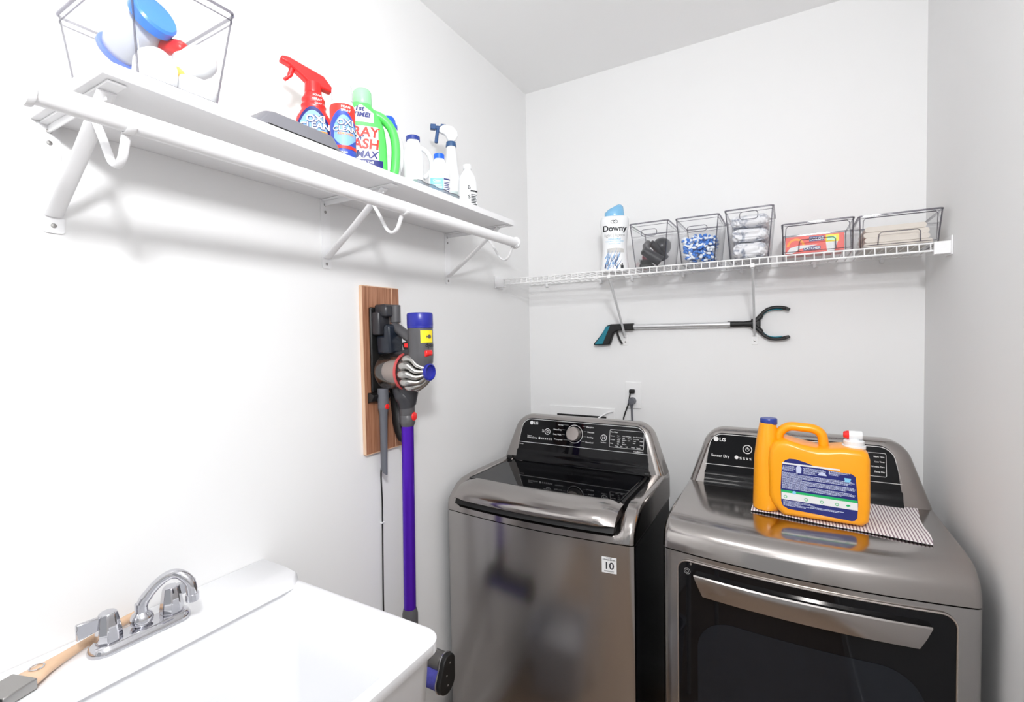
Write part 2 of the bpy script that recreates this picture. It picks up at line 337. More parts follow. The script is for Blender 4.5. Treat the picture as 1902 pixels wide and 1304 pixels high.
        for i, st in enumerate(('Normal', 'Heavy Duty', 'Deep Wash', 'Waterproof')):
            z = 1.192 - i * 0.0195; x = 0.322 - (0.010 if i in (1, 2) else 0.004); tx(L, st, x, z, 0.0076, 0.01, 'RIGHT'); bar(Gm, x + 0.003, x + (0.016 if i in (1, 2) else 0.024), z + 0.003, 0.0008)
        for i, st in enumerate(('Allergiene', 'Delicates', 'Bedding', 'Download')):
            z = 1.192 - i * 0.0195; x = 0.424 - (0.0 if i in (1, 2) else 0.006); tx(L, st, x, z, 0.0076, 0.01); bar(Gm, x - 0.016, x - 0.003, z + 0.003, 0.0008)
        ring2(L, 0.492, 1.159, 0.0125, 0.002); L.add([F(0.487, 1.154, .0006), F(0.487, 1.164, .0006), F(0.493, 1.159, .0006)], [(0, 1, 2)]); bar(L, 0.494, 0.4952, 1.154, 0.01); bar(L, 0.4965, 0.4977, 1.154, 0.01); tx(L, 'Start/Pause', 0.492, 1.140, 0.005, 0.01, 'CENTER')
        bx0, bx1, bz0, bz1 = 0.516, 0.648, 1.128, 1.193
        L.tube([F(x, z, .0006) for x, z in rrect(bx0, bx1, bz0, bz1, 0.004)], 0.0007, 5, loop=True)
        tx(L, 'Tub Clean', bx0 + 0.004, 1.182, 0.0065)
        cols = [('Hot', 'Warm', 'Cool', 'Cold', 'Tap'), ('Extra High', 'High', 'Medium', 'Low', 'No Spin'), ('Heavy', 'Normal', 'Light'), ('Remote', 'Extra Rinse', 'Fresh', 'Stain')]
        for ci, c in enumerate(cols):
            for ri, st in enumerate(c): tx(L, st, bx0 + 0.030 + ci * 0.0205, 1.170 - ri * 0.0075, 0.0048)
        for ri, st in enumerate(('Custom', 'Program', 'Delay')): tx(L, st, bx0 + 0.003, 1.168 - ri * 0.014, 0.0052)
        for ri, st in enumerate(('TurboWash', 'Steam', 'Rinse')): tx(L, st, bx1 - 0.003, 1.170 - ri * 0.014, 0.0052, 0.02, 'RIGHT')
        for i, st in enumerate(('Temp.', 'Spin', 'Soil', 'Water', 'Sound')): tx(L, st, bx0 + 0.022 + i * 0.021, 1.1315, 0.0055)
        tx(L, 'TrueBalance', 0.648, 1.117, 0.0075, 0.01, 'RIGHT')
        tx(L, '5.5 cu.ft.', 0.122, 1.1025, 0.0055)
    else:
        disc(L, 0.8985, 1.191, 0.0082); tx(L, 'LG', 0.909, 1.185, 0.0165, 0.03)
        tx(L, 'Sensor Dry', 0.884, 1.132, 0.0125, 0.01); disc(L, 0.964, 1.136, 0.006)
        for i in range(4): tx(L, '%', 0.973 + i * 0.010, 1.131, 0.0105)
        ring2(L, 0.997, 1.165, 0.0145, 0.0024); ring2(L, 0.997, 1.165, 0.006, 0.0012); bar(L, 0.9963, 0.9977, 1.165, 0.008)
        ring2(L, 1.12, 1.163, 0.0355, 0.0016, 48)
        bx0, bx1, bz0, bz1 = 1.275, 1.372, 1.122, 1.190
        L.tube([F(x, z, .0006) for x, z in rrect(bx0, bx1, bz0, bz1, 0.004)], 0.0007, 5, loop=True)
        for ci, c in enumerate((('Very Dry', 'More', 'Normal', 'Less', 'Damp'), ('Heavy', 'High', 'Medium', 'Low'))):
            for ri, st in enumerate(c): tx(L, st, bx0 + 0.004 + ci * 0.026, 1.180 - ri * 0.0085, 0.0048)
        for ri, st in enumerate(('More Time', 'Less Time', 'Wrinkle Care', 'Damp Dry')): tx(L, st, bx1 - 0.004, 1.177 - ri * 0.0145, 0.0058, 0.02, 'RIGHT')
        for i, st in enumerate(('Dry', 'Temp.', 'Time')): tx(L, st, bx0 + 0.006 + i * 0.02, 1.1255, 0.0055)
    L.build('panel_lettering', PRINT, pn, smooth=0, recalc=False)
    if Gm.v: Gm.build('panel_marking', PRINTG, pn, smooth=0, recalc=False)
    kx = 0.369 if wash else 1.12; kz = 1.163
    kn = Vector((0, -1, -0.20)).normalized(); kn = Vector((0, -1, 0.20)).normalized()
    MB().lathe(F(kx, kz), [(0.0285, 0), (0.0285, 0.012), (0.0275, 0.022), (0.0255, 0.0245), (0.012, 0.0245)], 40, kn).build('control_knob', KNOB, t)
    if wash:
        # glass lid with metal handle band
        MB().box(0.092, 0.660, -0.672, -0.372, 1.012, 1.0405).build('lid_glass', GLOSS, t, bevel=0.003)
        for la, lb_ in ((0.080, 0.091), (0.661, 0.672)): MB().box(la, lb_, -0.66, -0.372, 1.008, 1.0385).build('lid_frame', BLACKM, t, bevel=0.002)
        R = []
        for i in range(25):
            x = 0.082 + (0.672 - 0.082) * i / 24; b = bulge(x, cx, hw, 0.026); e = min(i, 24 - i); dz = (0.010, 0.003, 0.0)[min(e, 2)]; dy = (0.012, 0.004, 0.0)[min(e, 2)]
            yb = -0.655 + b
            R.append([(x, yb, 1.0425 - dz), (x, yb - 0.030, 1.0415 - dz), (x, -0.715 + b, 1.037 - dz), (x, -0.742 + b + dy, 1.028 - dz), (x, -0.760 + b + dy, 1.013 - dz), (x, -0.766 + b + dy, 0.998 - dz * .4), (x, -0.760 + b + dy, 0.990), (x, -0.745 + b + dy, 0.990), (x, -0.70 + b, 1.000), (x, yb, 1.005)])
        MB().rings(R).build('lid_handle', STEELD, t, smooth=60)
        R = []
        for i in range(25):
            x = 0.086 + (0.668 - 0.086) * i / 24; b = bulge(x, cx, hw, 0.026)
            R.append([(x, -0.66 + b, 1.004), (x, -0.744 + b, 0.992), (x, -0.752 + b, 0.9715), (x, -0.66 + b, 0.9715)])
        MB().rings(R).build('dark_gap_insert', BLACKM, t)  # black insert added to colour in the dark gap under the band
        for hx in (0.085, 0.668): MB().cyl((hx - 0.008, -0.366, 1.047), (hx + 0.008, -0.366, 1.047), 0.009, n=16).build('lid_hinge', BLACKM, t)
        # badge
        fyx = lambda x: fy(x) - 0.0006
        Q = lambda x, z, d=0: (x, fyx(x) - d, z)
        st_ = MB(); xa, xb, za, zb = 0.632, 0.676, 0.851, 0.899
        st_.rings([[Q(xa, z), Q((xa + xb) / 2, z), Q(xb, z), Q(xb, z, -.0006), Q(xa, z, -.0006)] for z in (za, zb)])
        sk = st_.build('warranty_sticker', PRINT, t, smooth=0); sk['label'] = 'white square warranty sticker with a large 10'
        b_ = MB(); b_.text('10', 0.030, lambda a, b: Q(xa + 0.022 + a, za + 0.0125 + b, .0004), 0.02, 'CENTER'); b_.text('Direct Drive', 0.0072, lambda a, b: Q(xa + 0.022 + a, za + 0.0385 + b, .0004), 0.02, 'CENTER'); b_.text('INVERTER', 0.0036, lambda a, b: Q(xa + 0.022 + a, za + 0.0446 + b, .0004), 0.02, 'CENTER'); b_.text('WARRANTY', 0.0052, lambda a, b: Q(xa + 0.022 + a, za + 0.004 + b, .0004), 0.02, 'CENTER')
        b_.build('sticker_lettering', BLKPR, sk, smooth=0, recalc=False)
    else:
        # door: black glass in a bright edged opening
        dx0, dx1, dz0, dz1 = 0.852, 1.438, 0.22, 0.942
        def strip(mb, zlo, zhi, xa, xb, off, th, n=24, ra=0.0):
            R = []
            for i in range(n + 1):
                x = xa + (xb - xa) * i / n; lo = zlo(x) if callable(zlo) else zlo; hi = zhi(x) if callable(zhi) else zhi
                R.append([(x, fy(x) - off, lo), (x, fy(x) - off, hi), (x, fy(x) - off + th, hi), (x, fy(x) - off + th, lo)])
            mb.rings(R)
        def cornerz(x, r):
            s = min(x - dx0, dx1 - x); return r - sqrt(max(0, r * r - max(0, r - s) ** 2))
        dxs = [dx0 + 0.03 * (1 - cos(i / 8 * pi / 2)) for i in range(9)]; dxs = dxs + [dx0 + (dx1 - dx0) * i / 16 for i in range(2, 15)] + [dx1 + dx0 - q for q in reversed(dxs)]
        R = [[(x, fy(x) - 0.004, dz0), (x, fy(x) - 0.004, dz1 - cornerz(x, 0.03)), (x, fy(x) + 0.004, dz1 - cornerz(x, 0.03)), (x, fy(x) + 0.004, dz0)] for x in dxs]
        dr = MB().rings(R).build('door', GLOSS, t, smooth=40)
        ed = [(dx0, dz0)] + [(x, dz1 - cornerz(x, 0.03)) for x in dxs] + [(dx1, dz0)]
        MB().tube([(x, fy(x) - 0.004, z) for x, z in ed], 0.0022, 8).build('door_edge', KNOB, dr)
        # inner window
        wx0, wx1 = 0.905, 1.385
        wxs = [wx0 + 0.09 * (1 - cos(i / 10 * pi / 2)) for i in range(11)]; wxs = wxs + [wx0 + (wx1 - wx0) * i / 12 for i in range(3, 10)] + [wx1 + wx0 - q for q in reversed(wxs)]
        def wz(x):
            s = min(x - wx0, wx1 - x); r = 0.09; return r - sqrt(max(0, r * r - max(0, r - s) ** 2))
        R = [[(x, fy(x) - 0.0052, 0.30 + wz(x)), (x, fy(x) - 0.0052, 0.80 - wz(x)), (x, fy(x) - 0.003, 0.80 - wz(x)), (x, fy(x) - 0.003, 0.30 + wz(x))] for x in wxs]
        MB().rings(R).build('door_window', mat('smoked_window_glass', (0.010, 0.012, 0.016), 0.02, spec=0.3, noise=0.1), dr)
        # handle band
        R = []
        hx0, hx1 = 0.897, 1.392
        for i in range(33):
            t_ = i / 32; xt = hx0 + (hx1 - hx0) * t_; xb = 0.920 + (1.370 - 0.920) * t_
            zt_ = 0.914; zb_ = 0.858; yy = lambda x, d: fy(x) - d
            R.append([(xt, yy(xt, 0.004), zt_ - 0.002), (xt, yy(xt, 0.018), zt_), (xt, yy(xt, 0.021), zt_ - 0.003), ((xt + xb) / 2, yy(xt, 0.024), (zt_ + zb_) / 2), (xb, yy(xb, 0.018), zb_ + 0.003), (xb, yy(xb, 0.014), zb_), (xb, yy(xb, 0.004), zb_)])
        MB().rings(R).build('door_handle', STEELD, dr, smooth=30)
        ic = MB(); Q = lambda x, z, d=0: (x, fy(x) - 0.0046 - d, z)
        for q in (0.0085, 0.0045):
            ic.rings([[Q(0.878 + p * cos(2 * pi * k / 24), 0.913 + p * sin(2 * pi * k / 24)) for k in range(24)] for p in (q, q - 0.001)], False, False)
        ic.build('door_symbol', PRINTG, dr, smooth=0, recalc=False)
        MB().cyl((0.888, fy(0.888) - .0035, 0.936), (0.888, fy(0.888) - .0065, 0.936), 0.003, n=12).build('door_screw', SCREW, dr)
    return t
machine('washer', 0.042, 0.728, 'graphite steel top loading washing machine with black glass lid, left of the dryer')
machine('dryer', 0.808, 1.484, 'graphite steel front loading clothes dryer with black glass door, right of the washer')

# ------------------------------------------------------------------ towel and detergent jug on the dryer
tw = MB(); nx, ny = 40, 24; R = []
P00, P10, P11, P01 = Vector((1.024, -0.588, 0)), Vector((1.420, -0.640, 0)), Vector((1.437, -0.362, 0)), Vector((1.030, -0.362, 0))
def twz(u, v): return 1.0477 + 0.0012 * sin(u * 9 + v * 3) + 0.0010 * sin(v * 14 + u * 5)
top = []; bot = []
for j in range(ny + 1):
    rt = []
    for i in range(nx + 1):
        u = i / nx; v = j / ny; p = (P00 * (1 - u) + P10 * u) * (1 - v) + (P01 * (1 - u) + P11 * u) * v
        rt.append(Vector((p.x + 0.003 * sin(v * 8) * u, p.y + 0.003 * sin(u * 12) * (1 - v), twz(u, v))))
    top.append(rt)
n1 = nx + 1; v = [p for r in top for p in r]; nb = len(v); v += [p - Vector((0, 0, 0.002)) for r in top for p in r]
f = []
for j in range(ny):
    for i in range(nx): a = j * n1 + i; f += [(a, a + 1, a + n1 + 1, a + n1), (nb + a, nb + a + n1, nb + a + n1 + 1, nb + a + 1)]
edge = [j * n1 for j in range(ny + 1)] + [ny * n1 + i for i in range(1, nx + 1)] + [j * n1 + nx for j in range(ny - 1, -1, -1)] + [i for i in range(nx - 1, 0, -1)]
for a, b in zip(edge, edge[1:] + edge[:1]): f.append((a, b, nb + b, nb + a))
tag(tw.add(v, f).build('striped_towel', TOWEL, base=(1.23, -0.49, 1.0435), smooth=80), 'white hand towel with thin dark stripes spread on top of the dryer', 'towel')

JB = (1.18, -0.56, 1.0505)
t = thing('detergent_jug', 'large orange yellow detergent jug with navy back label, standing on the striped towel', 'detergent', JB)
zb = 1.0505; y0, y1 = -0.608, -0.498
jb = MB()
body = [(1.092, zb + .012), (1.105, zb), (1.288, zb), (1.301, zb + .012), (1.304, 1.10), (1.303, 1.225), (1.298, 1.243), (1.285, 1.250), (1.245, 1.252), (1.215, 1.248), (1.185, 1.246), (1.150, 1.252), (1.110, 1.262), (1.085, 1.255), (1.072, 1.235), (1.068, 1.20), (1.070, 1.10), (1.078, zb + .03)]
def jring(ins, y):
    c = Vector((1.19, 1.15)); out = []
    for x, z in body:
        d = Vector((x, z)) - c; l = d.length; out.append((c.x + d.x * (1 - ins / l), y, c.y + d.y * (1 - ins / l)))
    return out
jb.rings([jring(0.016, y0), jring(0.010, y0 + 0.002), jring(0.005, y0 + 0.006), jring(0.0015, y0 + 0.012), jring(0, y0 + 0.022), jring(0, y1 - 0.022), jring(0.0015, y1 - 0.012), jring(0.005, y1 - 0.006), jring(0.010, y1 - 0.002), jring(0.016, y1)])
jb.build('jug_body', YEL, t, smooth=60)
cl = MB()
prof = [(0.020, zb), (0.036, zb + 0.003), (0.040, zb + 0.02), (0.038, 1.10), (0.034, 1.20), (0.027, 1.26), (0.021, 1.300), (0.010, 1.302)]
cl.rings([[(1.066 + max(0, r - .033) * .9 + r * 1.02 * cos(2 * pi * k / 28) + (1.30 - z) * -0.02 , -0.552 + r * 1.15 * sin(2 * pi * k / 28), z) for k in range(28)] for r, z in prof]).build('filling_neck', YEL, t, smooth=60)
MB().lathe((1.068, -0.552, 1.296), [(0.0215, 0), (0.0225, 0.002), (0.0225, 0.014), (0.021, 0.017), (0.01, 0.017)], 28).build('neck_cap', NAVYP, t, smooth=40)
hp = smooth_path([(1.092, -0.553, 1.235), (1.096, -0.553, 1.272), (1.118, -0.553, 1.292), (1.150, -0.553, 1.293), (1.180, -0.553, 1.290), (1.198, -0.553, 1.275), (1.203, -0.553, 1.240)], 6)
MB().tube(hp, 0.0125, 16, flat=1.25).build('jug_handle', YEL, t, smooth=60)
MB().lathe((1.271, -0.553, 1.248), [(0.027, 0), (0.027, 0.006), (0.0225, 0.007), (0.0235, 0.009), (0.0235, 0.018), (0.021, 0.020), (0.012, 0.021), (0.012, 0.024)], 28).build('spout_cap', WP, t, smooth=30)
MB().cyl((1.258, -0.553, 1.281), (1.290, -0.553, 1.281), 0.0115, n=20).cyl((1.272, -0.553, 1.262), (1.272, -0.553, 1.281), 0.009, n=16).build('spout_valve', WP, t, bevel=0.002)
MB().cyl((1.247, -0.553, 1.281), (1.260, -0.553, 1.281), 0.008, 0.0125, n=20).build('tap_button', REDP, t, bevel=0.002)
yl = y0 - 0.0005
LB = [(1.102, 1.185), (1.104, 1.198), (1.110, 1.208), (1.121, 1.213), (1.136, 1.213), (1.160, 1.206), (1.185, 1.197), (1.215, 1.191), (1.262, 1.188), (1.270, 1.181), (1.276, 1.11), (1.274, 1.074), (1.269, 1.066), (1.262, 1.064), (1.175, 1.0695), (1.118, 1.073), (1.105, 1.080), (1.101, 1.092), (1.0995, 1.13)]
lb = MB().prism(LB, 'xz', yl, yl + 0.004).build('jug_label', NAVY, t, smooth=0)
def jq(mb, pts, d=0.0004): mb.add([(x, yl - d, z) for x, z in pts], [tuple(range(len(pts)))])
tl = lambda x, z: (x, z - (x - 1.10) * 0.030)     # print lines follow the slope of the label
def jband(mb, xa, xb, z, h, d=0.0004): jq(mb, [tl(xa, z), tl(xb, z), tl(xb, z + h), tl(xa, z + h)], d)
wm = MB(); jband(wm, 1.1015, 1.275, 1.099, 0.0195); jband(wm, 1.1035, 1.236, 1.1975, 0.0045)
wm.build('label_white_band', PRINT, lb, smooth=0, recalc=False)
gm = MB(); jband(gm, 1.1005, 1.2745, 1.1185, 0.0065, 0.0005)
for x in (1.111, 1.160, 1.196, 1.230):
    gm.rings([[(x + q * cos(2 * pi * k / 16), yl - .0008, 1.107 - (x - 1.1) * .03 + q * sin(2 * pi * k / 16)) for k in range(16)] for q in (0.0042, 0.0028)], False, False)
jq(gm, [(1.249, 1.103), (1.254, 1.107), (1.260, 1.104), (1.254, 1.1005)], .0008)
gm.build('label_green_band', GREENPR, lb, smooth=0, recalc=False)
pm_ = MB(); rnd = random.Random(3)
def words(mb, xa, xb, z, h, d=0.0007):
    x = xa
    while x < xb - 0.001:
        l = rnd.uniform(0.0018, 0.0055); e = min(x + l, xb); jband(mb, x, e, z, h, d); x = e + 0.0007
for z, xb in ((1.192, 1.132), (1.189, 1.134), (1.186, 1.134), (1.183, 1.130), (1.180, 1.132)): words(pm_, 1.109 if z > 1.187 else 1.103, xb, z, 0.0014)
for z, xb in ((1.192, 1.200), (1.189, 1.205), (1.186, 1.204), (1.183, 1.185), (1.180, 1.182), (1.177, 1.184)): words(pm_, 1.158 if z > 1.187 else 1.154, xb, z, 0.0014)
for z, xb in ((1.192, 1.258), (1.189, 1.255), (1.186, 1.236), (1.183, 1.232)): words(pm_, 1.216 if z > 1.187 else 1.212, xb, z, 0.0014)
z = 1.1735
for k, xb in enumerate((1.140, 1.262, 1.268, 1.262, 1.255, 1.150, 1.268, 1.270, 1.268, 1.250, 1.160, 1.262, 1.270, 1.268, 1.240)):
    words(pm_, 1.103, xb, z, 0.0016); z -= 0.0031
for k, xb in enumerate((1.170, 1.180, 1.150, 1.235, 1.160)):
    words(pm_, 1.106, xb, 1.0945 - k * 0.0031, 0.0015)
words(pm_, 1.170, 1.245, 1.088, 0.0016)
pm_.text('1', 0.009, lambda a, b: (1.1035 + a, yl - .0008, 1.187 + b), 0.03); pm_.text('2', 0.009, lambda a, b: (1.1525 + a, yl - .0008, 1.1865 + b - .0015), 0.03); pm_.text('3', 0.009, lambda a, b: (1.2105 + a, yl - .0008, 1.1840 + b), 0.03)
jq(pm_, [(1.137, 1.176), (1.148, 1.1755), (1.149, 1.190), (1.145, 1.196), (1.139, 1.195), (1.136, 1.190)], .0008)
jq(pm_, [(1.186, 1.176), (1.207, 1.1755), (1.203, 1.183), (1.196, 1.186), (1.190, 1.182)], .0008)
pm_.build('label_printing', mat('pale_label_print', (0.55, 0.60, 0.78), 0.5, noise=0.05), lb, smooth=0, recalc=False)
bm_ = MB(); jq(bm_, [(1.247, 1.166), (1.258, 1.1655), (1.2605, 1.176), (1.2455, 1.1765)], .0008)
bm_.rings([[(1.132 + q * cos(2 * pi * k / 16), yl - .0009, 1.1205 + q * sin(2 * pi * k / 16)) for k in range(16)] for q in (0.0045, 0.0001)], False, False)
bm_.build('label_pictogram', LBLUE, lb, smooth=0, recalc=False)

# ------------------------------------------------------------------ wall box, outlet, cords
t = thing('washer_supply_box', 'white recessed plastic supply box in the wall behind the washing machine', 'wall box', (0.26, 0, 1.12))
MB().box(0.106, 0.432, -0.006, 0, 1.05, 1.222).build('faceplate', TRIM, t, bevel=0.002)
MB().box(0.146, 0.392, -0.0075, -0.006, 1.07, 1.184).build('recess_shade', BLACKM, t)  # flat black plate painted as the shade inside the box
MB().tube(smooth_path([(0.345, -0.05, 1.150), (0.365, -0.03, 1.180), (0.40, -0.012, 1.203), (0.425, -0.010, 1.209)], 5), 0.0035, 10).build('white_hose', WHITE, t)
t = thing('wall_outlet', 'white wall outlet plate holding two plugs above the washer console', 'outlet', (0.5175, 0, 1.288))
ot = MB().box(0.482, 0.553, -0.006, 0, 1.229, 1.347).build('outlet_plate', TRIM, t, bevel=0.002)
for z in (1.307, 1.266): MB().prism(rrect(0.501, 0.534, z - 0.014, z + 0.014, 0.006), 'xz', -0.0075, -0.006).build('receptacle', WHITE, t)
t = thing('black_power_cord', 'thin black power cord plugged into the upper socket of the wall outlet', 'power cord', (0.515, -0.01, 1.307))
MB().box(0.503, 0.527, -0.026, -0.0078, 1.298, 1.316).build('plug', BLACKM, t, bevel=0.004)
MB().tube(smooth_path([(0.508, -0.020, 1.300), (0.504, -0.018, 1.28), (0.496, -0.014, 1.245), (0.480, -0.014, 1.20), (0.474, -0.016, 1.15), (0.474, -0.02, 0.9)], 6), 0.0032, 8).build('cord', BLACKM, t)
t = thing('grey_power_cord', 'grey power cord with round plug in the lower socket of the wall outlet', 'power cord', (0.515, -0.01, 1.264))
MB().cyl((0.515, -0.034, 1.264), (0.515, -0.0078, 1.264), 0.0145, 0.0165).lathe((0.515, -0.0345, 1.264), [(0.008, 0), (0.008, 0.001)], 20, (0, 1, 0)).cyl((0.515, -0.022, 1.258), (0.515, -0.022, 1.232), 0.009, 0.005, n=12).build('plug', TGREY, t, smooth=40)
MB().tube([(0.515, -0.022, 1.236), (0.516, -0.02, 1.18), (0.517, -0.02, 0.9)], 0.0045, 10).build('cord', TGREY, t)

# ------------------------------------------------------------------ wire shelf on the back wall
SZ = 1.8115
t = thing('wire_shelf', 'white ventilated wire shelf across the back wall', 'shelf', (0.76, -0.15, 1.80))
lm = MB()
for y, z, r in ((-0.012, SZ - 0.003, 0.0028), (-0.16, SZ - 0.0055, 0.003), (-0.303, SZ - 0.002, 0.0026), (-0.305, 1.7875, 0.0030)): lm.cyl((0.012, y, z), (1.508, y, z), r, n=8)
lm.build('long_rails', WIREW, t)
n = 58
for i in range(n):
    x = 0.020 + i * (1.480 / (n - 1))
    MB().tube([(x, -0.008, SZ), (x, -0.298, SZ), (x, -0.3035, SZ - 0.003), (x, -0.3065, 1.788)], 0.0017, 6).build('cross_wire', WIREW, t)
for bx, sg in ((0.0005, 1), (1.5195, -1)):
    e = MB(); a, b = sorted((bx, bx + sg * 0.004)); e.box(a, b, -0.322, -0.255, 1.772, 1.826)
    a, b = sorted((bx, bx + sg * 0.040)); e.box(a, b, -0.316, -0.308, 1.780, 1.812).box(a, b, -0.316, -0.29, 1.776, 1.782)
    e.build('end_bracket', WHITE, t, bevel=0.0012)
for cx_ in (0.105, 0.375, 0.52, 0.735, 0.955, 1.02, 1.20, 1.40):
    MB().box(cx_ - 0.006, cx_ + 0.006, -0.016, 0, 1.793, SZ + 0.002).cyl((cx_, -0.018, 1.799), (cx_, -0.014, 1.799), 0.006, n=12).build('wall_clip', WHITE, t, bevel=0.002)
for bx, tx_ in ((0.484, 0.512), (1.001, 1.012)):
    t2 = thing('shelf_brace', 'grey diagonal brace under the wire shelf above the grabber ' + ('handle' if bx < 0.7 else 'jaws'), 'shelf brace', (bx, 0, 1.52), 'diagonal braces of the wire shelf')
    MB().tube([(tx_, -0.302, 1.781), (tx_ - (tx_ - bx) * .5, -0.15, 1.665), (bx, -0.010, 1.553)], [0.0085, 0.0075, 0.0085], 12, flat=0.55, up=(0, 0.6, 0.8)).build('brace_rod', BRACE, t2)
    MB().box(bx - 0.011, bx + 0.011, -0.003, 0, 1.511, 1.556).box(bx - 0.006, bx + 0.006, -0.012, -0.003, 1.546, 1.558).build('foot_plate', TRIM, t2, bevel=0.001)
    MB().lathe((bx, -0.003, 1.526), [(0.004, 0), (0.0035, 0.0015), (0.001, 0.002)], 14, (0, -1, 0)).build('screw', SCREW, t2)
    MB().box(tx_ - 0.007, tx_ + 0.007, -0.312, -0.300, 1.779, 1.793).build('hook_clip', WIREW, t2, bevel=0.002)

# ------------------------------------------------------------------ grabber hung on the wall behind the braces
t = thing('reaching_grabber', 'reaching grabber tool with silver shaft and black jaws hung on the back wall', 'grabber', (0.75, -0.004, 1.59))
gy = -0.0205
G = lambda x, z: (x, gy, z)
MB().prism([(0.408, 1.600), (0.425, 1.606), (0.528, 1.608), (0.528, 1.578), (0.455, 1.577), (0.437, 1.566), (0.420, 1.515), (0.352, 1.511), (0.343, 1.516), (0.380, 1.560)], 'xz', gy - 0.013, gy + 0.013).build('handle', BLACKM, t, bevel=0.004)
MB().prism([(0.404, 1.597), (0.424, 1.599), (0.409, 1.565), (0.388, 1.517), (0.350, 1.516), (0.384, 1.560)], 'xz', gy - 0.0142, gy + 0.0142).build('grip_pad', TEAL, t, bevel=0.002)
MB().tube(smooth_path([G(0.451, 1.583), G(0.455, 1.560), G(0.462, 1.540), G(0.470, 1.524), G(0.476, 1.518)], 4), [0.0045] * 16 + [0.003], 10).build('trigger', BLACKM, t)
MB().cyl(G(0.520, 1.593), G(0.915, 1.593), 0.0105, n=20).build('shaft', ALU, t)
MB().tube([G(0.905, 1.593), G(0.965, 1.593), G(0.985, 1.593), G(1.010, 1.593)], [0.0118, 0.0105, 0.013, 0.017], 16, flat=0.7).build('collar', BLACKM, t)
for s in (1, -1):
    pts = [(1.005, 1.593 + s * .010), (1.020, 1.593 + s * .025), (1.032, 1.593 + s * .042), (1.050, 1.593 + s * .055), (1.073, 1.593 + s * .060), (1.098, 1.593 + s * .058), (1.112, 1.593 + s * .0535)]
    j = MB().tube(smooth_path([G(x, z) for x, z in pts], 5), [0.0095] * 8 + [0.007] * 20 + [0.006] * 3, 10, flat=1.3).build('jaw', BLACKM, t)
    MB().prism([(1.104, 1.593 + s * .049), (1.108, 1.593 + s * .063), (1.124, 1.593 + s * .054), (1.118, 1.593 + s * .046)], 'xz', gy - 0.010, gy + 0.010).build('jaw_pad', BLACKM, j, bevel=0.002)
    pts2 = [(x - (0.0075 if i else 0.0) * 0.3, z - s * 0.0062) for i, (x, z) in enumerate(pts[2:6])]
    MB().tube(smooth_path([G(x, z) for x, z in pts2], 4), 0.003, 8, flat=2.0).build('jaw_lining', TEAL, j)
MB().prism([(0.990, 1.612), (1.012, 1.616), (1.023, 1.605), (1.023, 1.581), (1.012, 1.570), (0.990, 1.574)], 'xz', gy - 0.009, gy + 0.009).build('jaw_hub', BLACKM, t, bevel=0.004)
MB().cyl((1.010, gy - 0.010, 1.606), (1.010, gy - 0.0086, 1.606), 0.0015, n=10).cyl((1.010, gy - 0.010, 1.581), (1.010, gy - 0.0086, 1.581), 0.0015, n=10).build('rivets', ALU, t)

# ------------------------------------------------------------------ generic round-section bottle body in local coordinates (front faces local +x)
class Body:
    def __init__(s, prof): s.p = prof     # (z, half width along y, half depth along x, exponent)
    def at(s, z):
        p = s.p
        if z <= p[0][0]: return p[0][1:]
        for a, b in zip(p, p[1:]):
            if z <= b[0]:
                t = (z - a[0]) / max(1e-9, b[0] - a[0]); return tuple(a[i] * (1 - t) + b[i] * t for i in (1, 2, 3))
        return p[-1][1:]
    def pt(s, th, z, off=0.0):
        ry, rx, e = s.at(z); c, q = cos(th), sin(th); f = lambda v: (abs(v) ** (2 / e)) * (1 if v >= 0 else -1)
        x, y = f(c) * rx, f(q) * ry; l = sqrt(x * x + y * y) or 1
        return (x * (1 + off / l), y * (1 + off / l), z)
    def mesh(s, n=40):
        mb = MB(); mb.rings([[s.pt(2 * pi * k / n, p[0]) for k in range(n)] for p in s.p]); return mb
    def th_of(s, y, z):
        ry, rx, e = s.at(z); v = max(-1, min(1, y / ry)); return math.copysign(math.asin(abs(v) ** (e / 2)), v)
    def patch(s, mb, z0, z1, y0, y1, off=0.0006, n=16, m=10, top=None, bot=None):
        R = []
        for j in range(m + 1):
            row = []
            for i in range(n + 1):
                y = y0 + (y1 - y0) * i / n; a = bot(y) if bot else z0; b = top(y) if top else z1
                z = a + (b - a) * j / m; row.append(s.pt(s.th_of(y, z), z, off))
            R.append(row)
        mb.rings(R, False, False, closed=False); return mb
    def text(s, mb, st, size, y, z, bold=0.02, align='CENTER', off=0.0010, xs=1.0, shear=0.0):
        mb.text(st, size, lambda a, b: s.pt(s.th_of(y + a, z + b), z + b, off), bold, align, xs=xs, shear=shear); return mb
def cat_s(pts, k=4):
    out = smooth_path([Vector((p[0], p[1], p[2])) for p in pts], k); ex = pts[0][3]
    return [(max(q.x, pts[0][0]), q.y, q.z, ex) for q in out]

